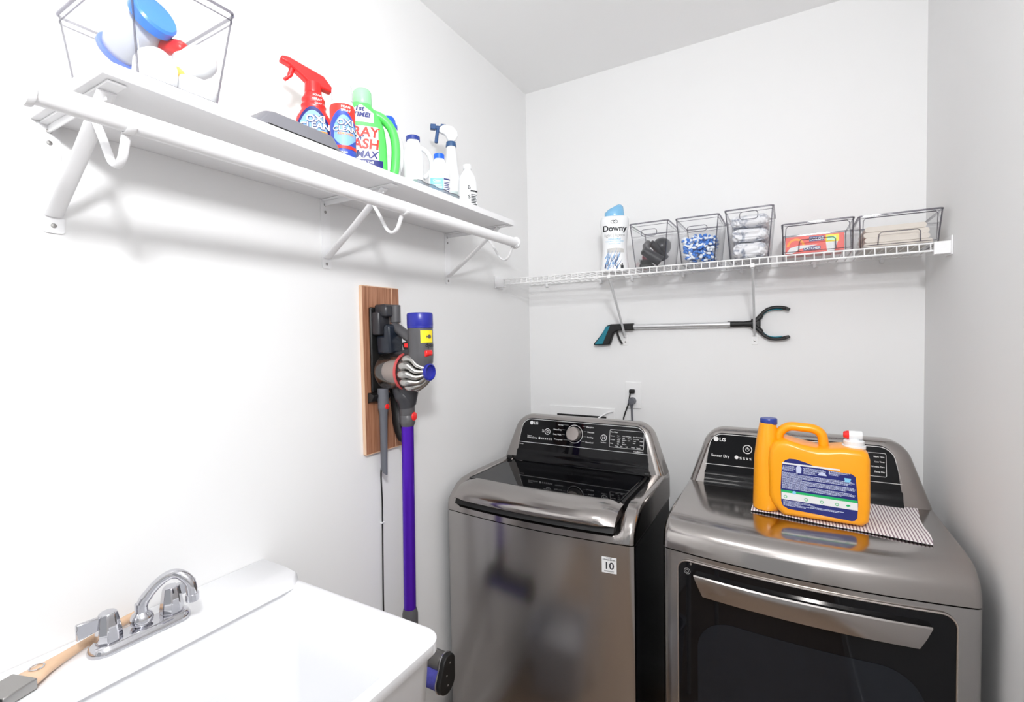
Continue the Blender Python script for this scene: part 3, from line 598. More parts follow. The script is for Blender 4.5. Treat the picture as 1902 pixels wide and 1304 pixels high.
# softener bottle on the wire shelf
t = thing('softener_bottle', 'white waisted fabric scent booster bottle with light blue cap, left of the clear bins', 'bottle', (0.5045, -0.205, SZ + 0.002), local=True, rz=radians(-72))
B = Body(cat_s([(0.0, 0.054, 0.032, 2.6), (0.012, 0.056, 0.033, 2.6), (0.05, 0.052, 0.032, 2.6), (0.10, 0.0475, 0.030, 2.6), (0.14, 0.050, 0.031, 2.6), (0.18, 0.0555, 0.033, 2.6), (0.205, 0.057, 0.033, 2.6), (0.218, 0.053, 0.031, 2.6), (0.2225, 0.045, 0.027, 2.6)]))
bo = B.mesh().build('bottle', WP, t, smooth=60)
ca = MB(); ca.rings([[(0.026 * k_ * cos(a) , 0.038 * k_ * sin(a), z + (0.010 * (sin(a)) if z > 0.24 else 0) - (0.004 if z > 0.24 else 0)) for a in [2 * pi * q / 32 for q in range(32)]] for k_, z in ((1.0, 0.2228), (1.02, 0.226), (1.0, 0.24), (0.92, 0.256), (0.72, 0.264), (0.5, 0.266))]); ca.build('cap', mat('sky_blue_plastic', (0.20, 0.46, 0.70), 0.25, noise=0.02), t, smooth=60)
L = MB(); B.text(L, 'Downy', 0.031, 0, 0.161, 0.03); L.build('brand_lettering', BLKPR, bo, smooth=0, recalc=False)
L = MB()
L.tube([B.pt(B.th_of(-0.006 + 0.008 * cos(a), 0.197 + 0.006 * sin(a)), 0.197 + 0.006 * sin(a), 0.001) for a in [2 * pi * q / 16 for q in range(16)]], 0.0008, 5, loop=True)
L.tube([B.pt(B.th_of(0.004 + 0.008 * cos(a), 0.197 + 0.006 * sin(a)), 0.197 + 0.006 * sin(a), 0.001) for a in [2 * pi * q / 16 for q in range(16)]], 0.0008, 5, loop=True)
L.build('brand_mark', BLKPR, bo, smooth=0, recalc=False)
L = MB(); B.text(L, 'light | ligero', 0.0165, 0, 0.139, 0.0); L.build('variant_lettering', PRINTG, bo, smooth=0, recalc=False)
L = MB(); B.text(L, 'OCEAN MIST', 0.0085, 0, 0.126, 0.01); B.text(L, 'NO HEAVY PERFUMES', 0.007, 0, 0.1175, 0.0); B.text(L, 'in-wash scent', 0.008, 0, 0.109, 0.0); L.build('small_lettering', LBLUE, bo, smooth=0, recalc=False)
L = MB(); rnd = random.Random(8)
for k in range(46):
    y = rnd.uniform(-0.040, 0.012); z = rnd.uniform(0.008, 0.055); dy = rnd.uniform(0.0, 0.022); l = rnd.uniform(0.02, 0.045); w_ = rnd.uniform(0.0008, 0.0026)
    q = [(y - w_, z), (y + w_, z), (y + dy + w_ * .2, z + l)]
    L.add([B.pt(B.th_of(max(-.045, min(.045, a)), b), b, 0.0006 + k * 2e-5) for a, b in q], [(0, 1, 2)], k % 2)
L.build('leaf_pattern', [mat('leaf_navy', (0.03, 0.06, 0.16), .5, noise=.1), mat('leaf_blue', (0.16, 0.34, 0.62), .5, noise=.1)], bo, smooth=0, recalc=False)
L = MB(); B.patch(L, 0.075, 0.092, -0.030, 0.036, 0.0005, top=lambda y: 0.094 - (y * 18) ** 2 * 0.012); B.patch(L, 0.02, 0.028, 0.018, 0.030, 0.0006); L.build('sand_pattern', mat('sand_print', (0.55, 0.54, 0.52), .5, noise=.2), bo, smooth=0, recalc=False)
L = MB(); B.patch(L, 0.012, 0.024, 0.022, 0.033, 0.0009); B.patch(L, 0.022, 0.032, 0.026, 0.030, 0.0009); L.build('dark_marks', BLKPR, bo, smooth=0, recalc=False)

# clear bins
def clear_bin(label, xc, wb, wt, h, yb0, yb1, ft=0.012, front_lip=None, group='clear plastic bins on the wire shelf', base_z=SZ + 0.002, name='clear_storage_bin', zrim=None):
    t = thing(name, label, 'storage bin', (xc, (yb0 + yb1) / 2, base_z), group)
    th = 0.0022; z0 = base_z
    def ring(k, ins, z):
        w_ = wb / 2 + (wt / 2 - wb / 2) * k - ins
        return [(x, y, z) for x, y in rrect(xc - w_, xc + w_, yb0 - ft * k + ins, yb1 + ft * .3 * k - ins, max(0.009 - ins, 0.004), 4)]
    m = MB()
    m.rings([ring(0, 0, z0), ring(1, 0, z0 + h), ring(1, th, z0 + h), ring(0, th, z0 + th)])
    m.build('bin_walls', CLEAR, t, smooth=50)
    rm = MB(); rr = ring(1, 0.0, z0 + h - 0.001); rm.tube(rr, 0.0027, 6, loop=True); rm.tube(ring(0.93, 0.001, z0 + h * .93), 0.0010, 5, loop=True); rm.build('rim', CLEARX, t)
    e = MB()
    for sx in (-1, 1):
        for (ya, yb_, dy) in ((yb0 + 0.004, yb0 - ft + 0.004, 0), (yb1 - 0.004, yb1 + ft * .3 - 0.004, 0)):
            e.cyl((xc + sx * (wb / 2 - 0.0025), ya - 0.002, z0 + 0.004), (xc + sx * (wt / 2 - 0.0025), yb_ - 0.002, z0 + h - 0.002), 0.0019, n=6)
    e.tube(ring(0, 0.001, z0 + 0.002), 0.0021, 6, loop=True)
    e.build('corner_edges', CLEARX, t)
    if front_lip:
        a, b, c, d = front_lip
        yy = yb0 - ft * 0.25 - 0.002
        zz = lambda q: z0 + h * q
        if d > 0:
            MB().tube([(xc + p[0] * 1.0, yb0 - ft * ((p[1] - z0) / h) - 0.001, p[1]) for p in rrect(a, b, zz(c), zz(d), 0.010, 5)], 0.0013, 6, loop=True).build('handle_cutout', CLEARX, t)
        else:
            pts = [(xc + a, zz(0.10)), (xc + a + 0.002, zz(c) - 0.005), (xc + a + 0.008, zz(c)), (xc + b - 0.008, zz(c)), (xc + b - 0.002, zz(c) - 0.005), (xc + b, zz(0.10))]
            MB().tube([(x, yb0 - ft * ((z - z0) / h) - 0.001, z) for x, z in pts], 0.0016, 6).build('handle_cutout', CLEARX, t)
            fr = [(xc - wb / 2 + .006, zz(.1)), (xc - wt / 2 + .012, zz(.86)), (xc - wt / 2 + .018, zz(.92)), (xc + wt / 2 - .018, zz(.92)), (xc + wt / 2 - .012, zz(.86)), (xc + wb / 2 - .006, zz(.1))]
            MB().tube([(x, yb0 - ft * ((z - z0) / h) + 0.001, z) for x, z in fr], 0.0014, 6, loop=True).build('front_frame', CLEARX, t)
    return t
YB0, YB1 = -0.270, -0.055
clear_bin('clear bin holding dark grey vacuum attachments, right beside the softener bottle', 0.660, 0.112, 0.145, 0.168, YB0, YB1, front_lip=(-0.028, 0.030, 0.70, 0.84))
clear_bin('clear bin filled with blue and white pods, between the attachment bin and the rag bin', 0.832, 0.116, 0.147, 0.166, YB0, YB1, front_lip=(-0.034, 0.034, 0.68, 0.80))
clear_bin('clear bin stuffed with crumpled white rags, tallest in the row', 0.999, 0.122, 0.150, 0.172, YB0, YB1, front_lip=(-0.028, 0.028, 0.78, 0.93))
clear_bin('low clear bin with a red carton inside, left one of the two low bins', 1.196, 0.196, 0.196, 0.100, YB0, YB1, 0.022, front_lip=(-0.050, 0.052, 0.46, -1))
clear_bin('low clear bin with folded cream cloths, at the right end of the wire shelf', 1.405, 0.190, 0.200, 0.098, YB0, YB1, 0.022, front_lip=(-0.050, 0.052, 0.46, -1))
BZ = SZ + 0.0048
# contents: vacuum attachments
t = thing('crevice_attachment', 'dark grey round ended vacuum nozzle lying diagonally in the first clear bin', 'vacuum attachment', (0.655, -0.21, BZ))
m = MB().tube([(0.634, -0.256, BZ + 0.066), (0.662, -0.240, BZ + 0.044), (0.690, -0.225, BZ + 0.024)], [0.0175, 0.019, 0.022], 20)
m.build('nozzle', DGREY, t)
MB().tube([(0.6325, -0.257, BZ + 0.0672), (0.6335, -0.2563, BZ + 0.0664)], [0.0135, 0.0135], 20).build('opening', BLACKM, t)  # black disc painted as the dark hollow of the nozzle mouth
t = thing('brush_attachment', 'dark grey rounded dusting attachment standing in the first clear bin', 'vacuum attachment', (0.69, -0.15, BZ))
MB().lathe((0.684, -0.170, BZ + 0.088), [(0.003, -0.036), (0.022, -0.030), (0.034, -0.012), (0.036, 0.004), (0.030, 0.020), (0.016, 0.031), (0.002, 0.034)], 24, (0.35, -0.6, 0.7)).build('domed_head', DGREY, t, smooth=70)
MB().tube([(0.652, -0.212, BZ + 0.098), (0.676, -0.190, BZ + 0.078), (0.690, -0.165, BZ + 0.040)], [0.013, 0.016, 0.020], 16).build('neck', DGREY, t)
t = thing('bristle_attachment', 'black bristled brush attachment at the bottom left of the first clear bin', 'vacuum attachment', (0.632, -0.20, BZ))
MB().box(0.612, 0.660, -0.236, -0.195, BZ, BZ + 0.016).build('brush_bed', BLACKM, t, bevel=0.003)
m = MB()
for i in range(9):
    for j in range(3): m.cyl((0.616 + i * 0.0048, -0.230 + j * 0.014, BZ + 0.016), (0.613 + i * 0.0052, -0.232 + j * 0.014, BZ + 0.036), 0.0013, 0.0008, n=5)
m.build('bristles', BLACKM, t)
m = MB(); R = []
for i in range(9):
    a = i / 8; R.append([(0.6165 + a * 0.000 + 0.006 * cos(2 * pi * k / 14) * (1 + .3 * sin(a * 20 + k)), -0.170 + 0.055 * sin(2 * pi * k / 14) * .55, BZ + 0.003 + a * 0.070) for k in range(14)])
tag(m.rings(R).build('pink_cloth', PINK, base=(0.6165, -0.17, BZ + .003)), 'crumpled pink cloth tucked at the left side of the first clear bin', 'cloth')
t = thing('hose_attachment', 'dark grey round joint attachment leaning at the left in the first clear bin', 'vacuum attachment', (0.640, -0.195, BZ))
MB().tube([(0.636, -0.225, BZ + 0.060), (0.636, -0.220, BZ + 0.088), (0.640, -0.205, BZ + 0.102)], [0.012, 0.015, 0.012], 16).build('joint', MGREY, t)
# pods
rnd = random.Random(11); m = MB()
for k in range(480):
    fr = rnd.random()
    z = BZ + 0.008 + rnd.random() ** 0.8 * 0.088 + (0.006 if fr < .2 else 0); kk = (z - BZ) / 0.166
    x = 0.832 + rnd.uniform(-1, 1) * (0.045 + kk * 0.013); y = (YB0 + 0.014 - kk * 0.010) + (rnd.random() ** 2) * 0.16
    c = Vector((x, y, z)); ax = Vector((rnd.gauss(0, 1), rnd.gauss(0, 1) * .5, rnd.gauss(0, .6))).normalized()
    m.lathe(c, [(0.0012, -0.0088), (0.0040, -0.006), (0.0050, 0), (0.0040, 0.006), (0.0012, 0.0088)], 7, ax, mi=k % 2 if rnd.random() < .85 else 0)
tag(m.build('pods', PODS, base=(0.832, -0.16, BZ), smooth=60), 'heap of small blue and white pods filling the second clear bin', 'pods', kind='stuff')
# rags
m = MB(); rnd = random.Random(4); R = []
from mathutils import noise as mn
def rag(mb, x0, x1, y0, y1, z0, z1, n=44, seed=1):
    off = Vector((seed * 3.1, seed * 1.7, seed * 2.3)); cx, cy, cz = (x0 + x1) / 2, (y0 + y1) / 2, (z0 + z1) / 2; R = []
    for i in range(n + 1):
        a = pi * i / n; row = []
        for k in range(84):
            b = 2 * pi * k / 84; sa = max(.02, sin(a)) ** .4; sg = lambda v, e: math.copysign(abs(v) ** e, v)
            px = sg(cos(b), .35) * sa; py = sg(sin(b), .35) * sa; pz = -sg(cos(a), .7)
            p = Vector((px * (x1 - x0), py * (y1 - y0), pz * (z1 - z0))) * 14
            q = mn.noise(p + off); q2 = abs(mn.noise(p * 2.1 + off * 2)); q3 = abs(mn.noise(p * 4.5 + off))
            w_ = 0.10 * q - 0.20 * (0.5 - q2) * (q2 < .5) + 0.03 - 0.05 * q3
            row.append((cx + (x1 - x0) / 2 * px * min(1.0, 0.97 + w_), cy + (y1 - y0) / 2 * py * min(1.0, 0.97 + w_), cz + (z1 - z0) / 2 * pz * min(1.0, 1.02 + w_ * 1.6)))
        R.append(row)
    mb.rings(R)
rag(m, 0.944, 1.054, YB0 + 0.004, YB1 - 0.01, BZ + .001, BZ + 0.060, seed=2)
tag(m.build('crumpled_rag', RAG, base=(0.999, -0.16, BZ), smooth=80), 'crumpled white rag with grey marks at the bottom of the tall rag bin', 'rag', 'rags in the tall clear bin')
m = MB(); rag(m, 0.940, 1.058, YB0 + 0.000, YB1 - 0.01, BZ + 0.060, BZ + 0.109, seed=5)
tag(m.build('crumpled_rag', RAG, base=(0.999, -0.16, BZ + 0.06), smooth=80), 'crumpled white rag in the middle of the tall rag bin', 'rag', 'rags in the tall clear bin')
m = MB(); rag(m, 0.938, 1.062, YB0 - 0.003, YB1 - 0.01, BZ + 0.109, BZ + 0.156, seed=9)
tag(m.build('crumpled_rag', RAG, base=(0.999, -0.16, BZ + 0.105), smooth=80), 'crumpled white rag on top of the others in the tall rag bin', 'rag', 'rags in the tall clear bin')
# red carton
t = thing('red_carton', 'red carton with printed orange arc and white shape, inside the left low clear bin', 'box', (1.19, -0.22, BZ))
cy = -0.248
cb = MB().box(1.108, 1.272, cy, cy + 0.075, BZ, BZ + 0.060).build('carton', REDBOX, t, bevel=0.001)
q = lambda x, z, d=.0005: (x, cy - d, z)
m = MB(); m.rings([[q(1.138 + r * cos(a), BZ + 0.028 + r * sin(a)) for a in [pi * i / 18 for i in range(19)]] for r in (0.026, 0.019)], False, False, closed=False); m.build('orange_arc', ORPR, cb, smooth=0, recalc=False)
m = MB(); m.add([q(1.109, BZ + .006, .0008), q(1.128, BZ + .004, .0008), q(1.150, BZ + .018, .0008), q(1.200, BZ + .028, .0008), q(1.150, BZ + .030, .0008), q(1.122, BZ + .024, .0008)], [tuple(range(6))]); m.add([q(1.226, BZ + .002), q(1.245, BZ + .002), q(1.255, BZ + .034), q(1.222, BZ + .034)], [(0, 1, 2, 3)]); m.build('white_shape', PRINT, cb, smooth=0, recalc=False)
m = MB(); m.add([q(1.176, BZ + .040), q(1.218, BZ + .040), q(1.218, BZ + .056), q(1.176, BZ + .056)], [(0, 1, 2, 3)]); m.add([q(1.160, BZ + .012), q(1.208, BZ + .012), q(1.208, BZ + .024), q(1.160, BZ + .024)], [(0, 1, 2, 3)]); m.build('navy_panel', NAVY, cb, smooth=0, recalc=False)
m = MB(); m.text('COLOR', 0.012, lambda a, b: q(1.197 + a, BZ + .0435 + b, .0009), 0.03, 'CENTER'); m.text('CATCHER', 0.010, lambda a, b: q(1.184 + a, BZ + .0145 + b, .0009), 0.03, 'CENTER'); m.build('carton_lettering', PRINT, cb, smooth=0, recalc=False)
m = MB(); m.add([q(1.222, BZ + .034, .0007), q(1.258, BZ + .034, .0007), q(1.258, BZ + .057, .0007), q(1.222, BZ + .057, .0007)], [(0, 1, 2, 3)]); m.build('yellow_panel', YELPR, cb, smooth=0, recalc=False)
m = MB(); m.add([q(1.226, BZ + .038, .0009), q(1.250, BZ + .038, .0009), q(1.250, BZ + .051, .0009), q(1.226, BZ + .051, .0009)], [(0, 1, 2, 3)]); m.build('green_panel', GREENP, cb, smooth=0, recalc=False)
# folded cloths
for i in range(4):
    z0 = BZ + i * 0.0165; w_ = 0.084 - 0.003 * (i % 2); m = MB()
    P = rrect(1.405 - w_, 1.405 + w_ - 0.004 * i, z0, z0 + 0.016, 0.0075, 5)
    m.prism(P, 'xz', -0.255 - 0.002 * (i % 2), -0.085)
    pos = ('bottom', 'second from the bottom', 'third from the bottom', 'top')[i]
    tag(m.build('folded_cloth', CREAM, base=(1.405, -0.17, z0), smooth=60), 'folded cream cloth, ' + pos + ' of the stack in the right low bin', 'cloth', 'folded cream cloths in the right low bin')

# ------------------------------------------------------------------ white shelf, brackets and rod on the left wall
SX = 0.276; SY0, SY1 = -1.81, -0.628; Z0, Z1 = 1.952, 1.972
tag(MB().box(0.0005, SX, SY0, SY1, Z0, Z1).build('white_shelf', MELA, base=(0.14, -1.22, Z0), bevel=0.0012), 'white board shelf on the left wall holding cleaning bottles', 'shelf')
for by, nm in ((-1.787, 'nearest the camera, under the large clear bin'), (-1.21, 'in the middle, under the green bottle'), (-0.657, 'at the far end near the corner')):
    t = thing('shelf_bracket', 'white steel shelf and rod bracket ' + nm, 'bracket', (0, by, 1.765), 'brackets under the white shelf')
    MB().prism(rrect(by - 0.015, by + 0.015, 1.762, 1.9515, 0.006, 5), 'yz', 0.0004, 0.003).build('wall_strip', WHITE, t)
    for z in (1.775, 1.918, 1.938): MB().lathe((0.003, by, z), [(0.0042, 0), (0.0036, 0.0014), (0.001, 0.002)], 14, (1, 0, 0)).build('screw', SCREW, t)
    arm = [(0.003, by, 1.9475), (0.13, by, 1.9475), (0.235, by, 1.9475)]
    MB().box(0.003, 0.262, by - 0.012, by + 0.012, 1.9480, 1.9515).box(0.003, 0.225, by - 0.0015, by + 0.0015, 1.935, 1.9480).build('arm', WHITE, t, bevel=0.001)
    MB().tube([(0.006, by, 1.792), (0.110, by, 1.862), (0.228, by, 1.947)], 0.0125, 12, flat=0.30, up=(0, 1, 0)).build('diagonal_brace', WHITE, t, smooth=50)
    MB().tube(smooth_path([(0.180, by, 1.921), (0.205, by, 1.885), (0.228, by, 1.848), (0.240, by, 1.836), (0.253, by, 1.832), (0.267, by, 1.840), (0.276, by, 1.856), (0.283, by, 1.872)], 5), 0.0065, 12, flat=0.55, up=(0, 1, 0)).build('rod_hook', WHITE, t, smooth=60)
    m = MB(); P = [(0.291 + r * cos(radians(a)), by, 1.888 + r * sin(radians(a))) for r, a in [(0.0172, q) for q in range(-140, -39, 10)]]
    m.tube(P, 0.0065, 10, flat=0.26, up=(0, 1, 0)).build('rod_cradle', WHITE, t, smooth=60)
t = thing('closet_rod', 'long white round closet rod carried by the hooks below the white shelf', 'rod', (0.291, -1.28, 1.888))
MB().cyl((0.291, -1.893, 1.888), (0.291, -0.650, 1.888), 0.0158, n=28).build('rod', WHITE, t)
for y, s in ((-1.893, -1), (-0.650, 1)): MB().lathe((0.291, y, 1.888), [(0.0195, -0.003), (0.0205, 0.0), (0.0200, 0.005), (0.016, 0.007), (0.005, 0.007)], 24, (0, s, 0)).build('end_cap', WHITE, t)

# large clear bin at the near end, with bottles inside
clear_bin('clear bin of white bottles at the near end of the white shelf', 0.155, 0.1, 0.1, 0.1, 0, 0.1) if False else None
t = thing('clear_storage_bin', 'clear tall bin of bottles at the near end of the white shelf', 'storage bin', (0.155, -1.70, Z1))
bx0, bx1, by0, by1 = 0.050, 0.268, -1.765, -1.640; hh = 0.164
def bring(k, ins, z): return [(x, y, z) for x, y in rrect(bx0 - 0.034 * k + ins, bx1 + 0.012 * k - ins, by0 - 0.010 * k + ins, by1 + 0.026 * k - ins, max(.012 - ins, .004), 4)]
z0 = Z1 + 0.001
MB().rings([bring(0, 0, z0), bring(1, 0, z0 + hh), bring(1, .0024, z0 + hh), bring(0, .0024, z0 + .0024)]).build('bin_walls', CLEAR, t, smooth=50)
MB().tube(bring(1, 0, z0 + hh), 0.0026, 6, loop=True).tube(bring(.92, 0, z0 + hh * .92), 0.0012, 6, loop=True).build('rim', CLEARX, t)
m = MB()
for a, b in zip((2, 7, 12, 17), (2, 7, 12, 17)): m.tube([bring(0, .001, z0 + .003)[a], bring(1, .001, z0 + hh)[b]], 0.0015, 6)
m.tube(bring(0, .001, z0 + .002), 0.0016, 6, loop=True)
m.build('corner_edges', CLEARX, t)
zi = z0 + 0.003
def blob(name, label, c, rad, ln, axis, m_, cat='bottle', group=None, cap=None, prof=None):
    t = thing(name, label, cat, c, group); A = Vector(axis).normalized()
    pr = prof or [(rad * .35, -ln / 2), (rad * .85, -ln / 2 + rad * .15), (rad, -ln / 2 + rad * .55), (rad, ln / 2 - rad * .8), (rad * .8, ln / 2 - rad * .3), (rad * .45, ln / 2)]
    MB().lathe(c, pr, 28, axis).build('bottle', m_, t, smooth=60)
    if cap:
        cm, cr, cl_ = cap; MB().lathe(Vector(c) + A * (ln / 2), [(cr, 0), (cr, cl_ * .8), (cr * .9, cl_), (cr * .4, cl_)], 28, axis).build('cap', cm, t, smooth=40)
    return t
blob('wipes_canister', 'pale canister with a round blue lid lying tilted in the near clear bin', (0.165, -1.722, 2.082), 0.030, 0.090, (1.0, 0.18, 0.42), mat('pale_grey_plastic', (0.55, 0.58, 0.66), .4, noise=.02), 'canister', cap=(mat('bright_blue_plastic', (0.04, 0.22, 0.80), .3, noise=.02), 0.034, 0.018))
cr_ = bpy.data.objects['wipes_canister']; _A = Vector((1.0, 0.18, 0.42)).normalized(); MB().lathe(Vector((0.165, -1.722, 2.082)) - _A * .047, [(.029, 0), (.032, .001), (.032, .006), (.030, .007)], 28, _A).build('base_ring', BLUEP, cr_)
blob('white_bottle', 'white rounded bottle at the front left inside the near clear bin', (0.232, -1.722, zi + 0.031), 0.030, 0.062, (0, 0.1, 1), WP, group='white bottles in the near clear bin')
blob('white_bottle', 'white rounded bottle lying at the front right inside the near clear bin', (0.238, -1.662, zi + 0.0215), 0.021, 0.056, (0.1, 1, 0), WP, group='white bottles in the near clear bin')
blob('white_bottle', 'white bottle on top at the right inside the near clear bin', (0.225, -1.655, zi + 0.075), 0.026, 0.062, (0.8, 0.5, 0.3), WP, group='white bottles in the near clear bin')
blob('small_red_bottle', 'small red bottle beside the blue canister lid in the near clear bin', (0.205, -1.680, zi + 0.096), 0.013, 0.050, (1, 0.35, -0.3), REDP)
blob('small_yellow_bottle', 'small yellow bottle in the middle of the near clear bin', (0.195, -1.675, zi + 0.055), 0.012, 0.060, (1, 0.1, 0.1), mat('soft_yellow_plastic', (0.85, 0.62, 0.12), .4, noise=.03))

# grey tray
t = thing('grey_tray', 'shallow dark grey plastic tray turned over on the front of the white shelf', 'tray', (0.215, -1.48, Z1))
R = []
for ins, z in ((0, Z1 + .0005), (0, Z1 + .004), (0.006, Z1 + .006), (0.020, Z1 + .030), (0.026, Z1 + .033)):
    R.append([(x, y, z) for x, y in rrect(0.165 + ins * .5, 0.272 - ins * .35, -1.585 + ins * 1.6, -1.372 - ins, 0.012)])
MB().rings(R)  .build('tray_shell', mat('tray_grey_plastic', (.17, .17, .19), .45, noise=.03), t, smooth=40)
MB().box(0.2715, 0.2725, -1.555, -1.395, Z1 + .0006, Z1 + .0040).build('shadow_strip', BLACKM, t)  # black strip painted in as shade along the tray's lower front edge

FACE = radians(-44)
# red trigger spray bottle
t = thing('spray_bottle', 'red trigger spray bottle with a blue stain remover label behind the grey tray', 'spray bottle', (0.125, -1.335, Z1), local=True, rz=FACE)
B = Body(cat_s([(0.0, 0.036, 0.024, 2.4), (0.01, 0.041, 0.027, 2.4), (0.07, 0.043, 0.028, 2.4), (0.118, 0.040, 0.027, 2.4), (0.136, 0.031, 0.025, 2.4), (0.146, 0.027, 0.023, 2.4), (0.153, 0.0285, 0.0235, 2.4), (0.160, 0.0245, 0.021, 2.4), (0.168, 0.0265, 0.022, 2.4), (0.176, 0.022, 0.020, 2.4), (0.187, 0.0175, 0.0165, 2.4)]))
bo = B.mesh().build('bottle', REDP, t, smooth=60)
L = MB(); B.patch(L, 0.006, 0.10, -0.036, 0.036, .0006, top=lambda y: 0.146 - (y / .036) ** 2 * .042); L.build('label', NAVY, bo, recalc=False)
L = MB(); B.patch(L, 0.02, 0.09, -0.028, 0.030, .0012, top=lambda y: 0.136 - (y / .03) ** 2 * .034); L.build('label_swirl', PALEB, bo, recalc=False)
L = MB(); B.text(L, 'OXI', 0.022, 0.006, 0.108, .075, off=.0022); B.text(L, 'CLEAN', 0.0195, 0.004, 0.092, .075, off=.0022); L.build('lettering_outline', NAVY, bo, smooth=0, recalc=False)
L = MB(); B.text(L, 'OXI', 0.022, 0.006, 0.108, .03, off=.0034); B.text(L, 'CLEAN', 0.0195, 0.004, 0.092, .03, off=.0034); B.text(L, 'SOAK', 0.007, .010, 0.172, .02, off=.0016); B.text(L, 'SPRAY', 0.007, .010, 0.162, .02, off=.0016); B.text(L, 'OUT', 0.007, .012, 0.152, .02, off=.0016); L.build('lettering', PRINT, bo, smooth=0, recalc=False)
L = MB(); B.patch(L, 0.082, 0.0875, -0.014, 0.030, .0018); L.build('orange_strip', ORPR, bo, recalc=False)
MB().lathe((0, 0, 0.184), [(0.019, 0), (0.0195, 0.002), (0.0185, 0.024), (0.012, 0.026)], 24).build('collar', REDP, t, smooth=40)
hd = MB()
hdP = [(-0.074, 0.240), (-0.070, 0.251), (-0.055, 0.252), (0.024, 0.230), (0.044, 0.208), (0.042, 0.196), (0.018, 0.200), (-0.014, 0.206), (-0.026, 0.216), (-0.056, 0.235)]
hd.prism([(x, z) for x, z in hdP], 'yz', -0.011, 0.011)
sh = hd.build('trigger_head', REDP, t, bevel=0.004)
MB().tube(smooth_path([(0, -0.046, 0.238), (0, -0.048, 0.224), (0, -0.054, 0.210), (0, -0.064, 0.200)], 4), [.006] * 8 + [.004] * 5, 10).build('trigger', REDP, t)
# head is turned to point along the shelf
for c in list(t.children):
    if c.name.startswith(('trigger',)): c.rotation_euler = (0, 0, radians(22))

# aerosol style can
t = thing('spray_can', 'white capped spray can with red band and blue swirl label, right of the grey tray', 'spray can', (0.215, -1.327, Z1), local=True, rz=FACE)
B = Body([(0.0, .0255, .0255, 2), (0.003, .028, .028, 2), (0.130, .028, .028, 2), (0.142, .024, .024, 2), (0.146, .0225, .0225, 2)])
bo = B.mesh(48).build('can', WP, t, smooth=50)
MB().lathe((0, 0, .146), [(.0235, 0), (.0235, .022), (.021, .038), (.014, .048), (.004, .051)], 32).build('cap', mat('cool_white_plastic', (.75, .76, .78), .2, noise=.02), t, smooth=60)
L = MB(); B.patch(L, 0.088, 0.132, -.0275, .0275, .0005, n=24); L.build('red_band', REDPR, bo, recalc=False)
L = MB(); B.patch(L, 0.030, 0.037, -.0275, .0275, .0014, n=24); L.build('red_strip', REDPR, bo, recalc=False)
L = MB(); B.patch(L, 0.004, 0.03, -.0275, .0275, .0005, n=24); B.patch(L, 0.03, 0.11, -.0265, .0275, .0007, n=24, top=lambda y: .118 - (y / .0275) ** 2 * .03); L.build('blue_label', mat('royal_print', (.03, .07, .42), .4, noise=.15, nscale=50), bo, recalc=False)
L = MB(); B.patch(L, 0.036, 0.10, -.018, .0265, .0011, n=20, top=lambda y: .106 - ((y - .004) / .0225) ** 2 * .026, bot=lambda y: .036 + ((y - .004) / .0225) ** 2 * .018); L.build('pale_swirl', PALEB, bo, recalc=False)
L = MB(); B.text(L, 'OXI', 0.018, 0.006, 0.083, .075, off=.0020); B.text(L, 'CLEAN', 0.0150, 0.005, 0.069, .075, off=.0020); L.build('lettering_outline', NAVY, bo, smooth=0, recalc=False)
L = MB(); B.text(L, 'OXI', 0.018, 0.006, 0.083, .025, off=.0032); B.text(L, 'CLEAN', 0.0150, 0.005, 0.069, .025, off=.0032); B.text(L, 'FOAM', 0.007, .008, 0.122, .02, off=.0013); B.text(L, 'SPRAY', 0.007, .008, 0.114, .02, off=.0013); B.text(L, 'STAINS', .006, .0, .0195, .02, off=.0013); B.text(L, 'COLOR SAFE', .005, .0, .011, .02, off=.0013); L.build('lettering', PRINT, bo, smooth=0, recalc=False)
L = MB(); B.text(L, 'REMOVER', 0.0075, 0.006, 0.061, .03, off=.0018); L.build('orange_lettering', ORPR, bo, smooth=0, recalc=False)

# green jug
t = thing('stain_remover_jug', 'green stain remover jug with side handle and red lettering on a white label', 'bottle', (0.165, -1.222, Z1), local=True, rz=FACE)
B = Body(cat_s([(0.0, 0.058, 0.030, 2.8), (0.008, 0.062, 0.033, 2.8), (0.08, 0.062, 0.034, 2.8), (0.125, 0.058, 0.033, 2.8), (0.150, 0.050, 0.030, 2.8), (0.175, 0.036, 0.025, 2.8), (0.192, 0.024, 0.021, 2.8)]))
bo = B.mesh(48).build('bottle', GREENP, t, smooth=60)
L = MB(); B.patch(L, 0.045, 0.128, -0.056, 0.040, .0006, n=24); L.build('white_label', PRINT, bo, recalc=False)
L = MB(); B.patch(L, 0.138, 0.185, -0.040, 0.030, .0006, n=16, top=lambda y: .186 - (abs(y) / .04) * .028); L.build('shoulder_label', mat('grey_white_print', (.62, .63, .68), .4, noise=.03), bo, recalc=False)
L = MB(); B.patch(L, 0.022, 0.045, -0.058, 0.050, .0008, n=24); L.build('navy_strip', NAVY, bo, recalc=False)
L = MB(); B.text(L, 'SPRAY', 0.034, 0.040, 0.102, .03, 'RIGHT', off=.0012, shear=.12); B.text(L, 'WASH', 0.034, 0.040, 0.072, .03, 'RIGHT', off=.0012, shear=.12); L.build('red_lettering', REDPR, bo, smooth=0, recalc=False)
L = MB(); B.text(L, 'MAX', 0.024, 0.036, 0.049, .03, 'RIGHT', off=.0012, shear=.2); B.text(L, "n'", 0.017, -0.004, 0.092, .03, off=.0016, shear=.3); B.text(L, '1st', 0.018, -0.004, 0.168, .04, off=.0014, shear=.2); B.text(L, 'TIME!', 0.017, 0.000, 0.152, .04, off=.0014, shear=.2); L.build('navy_lettering', NAVY, bo, smooth=0, recalc=False)
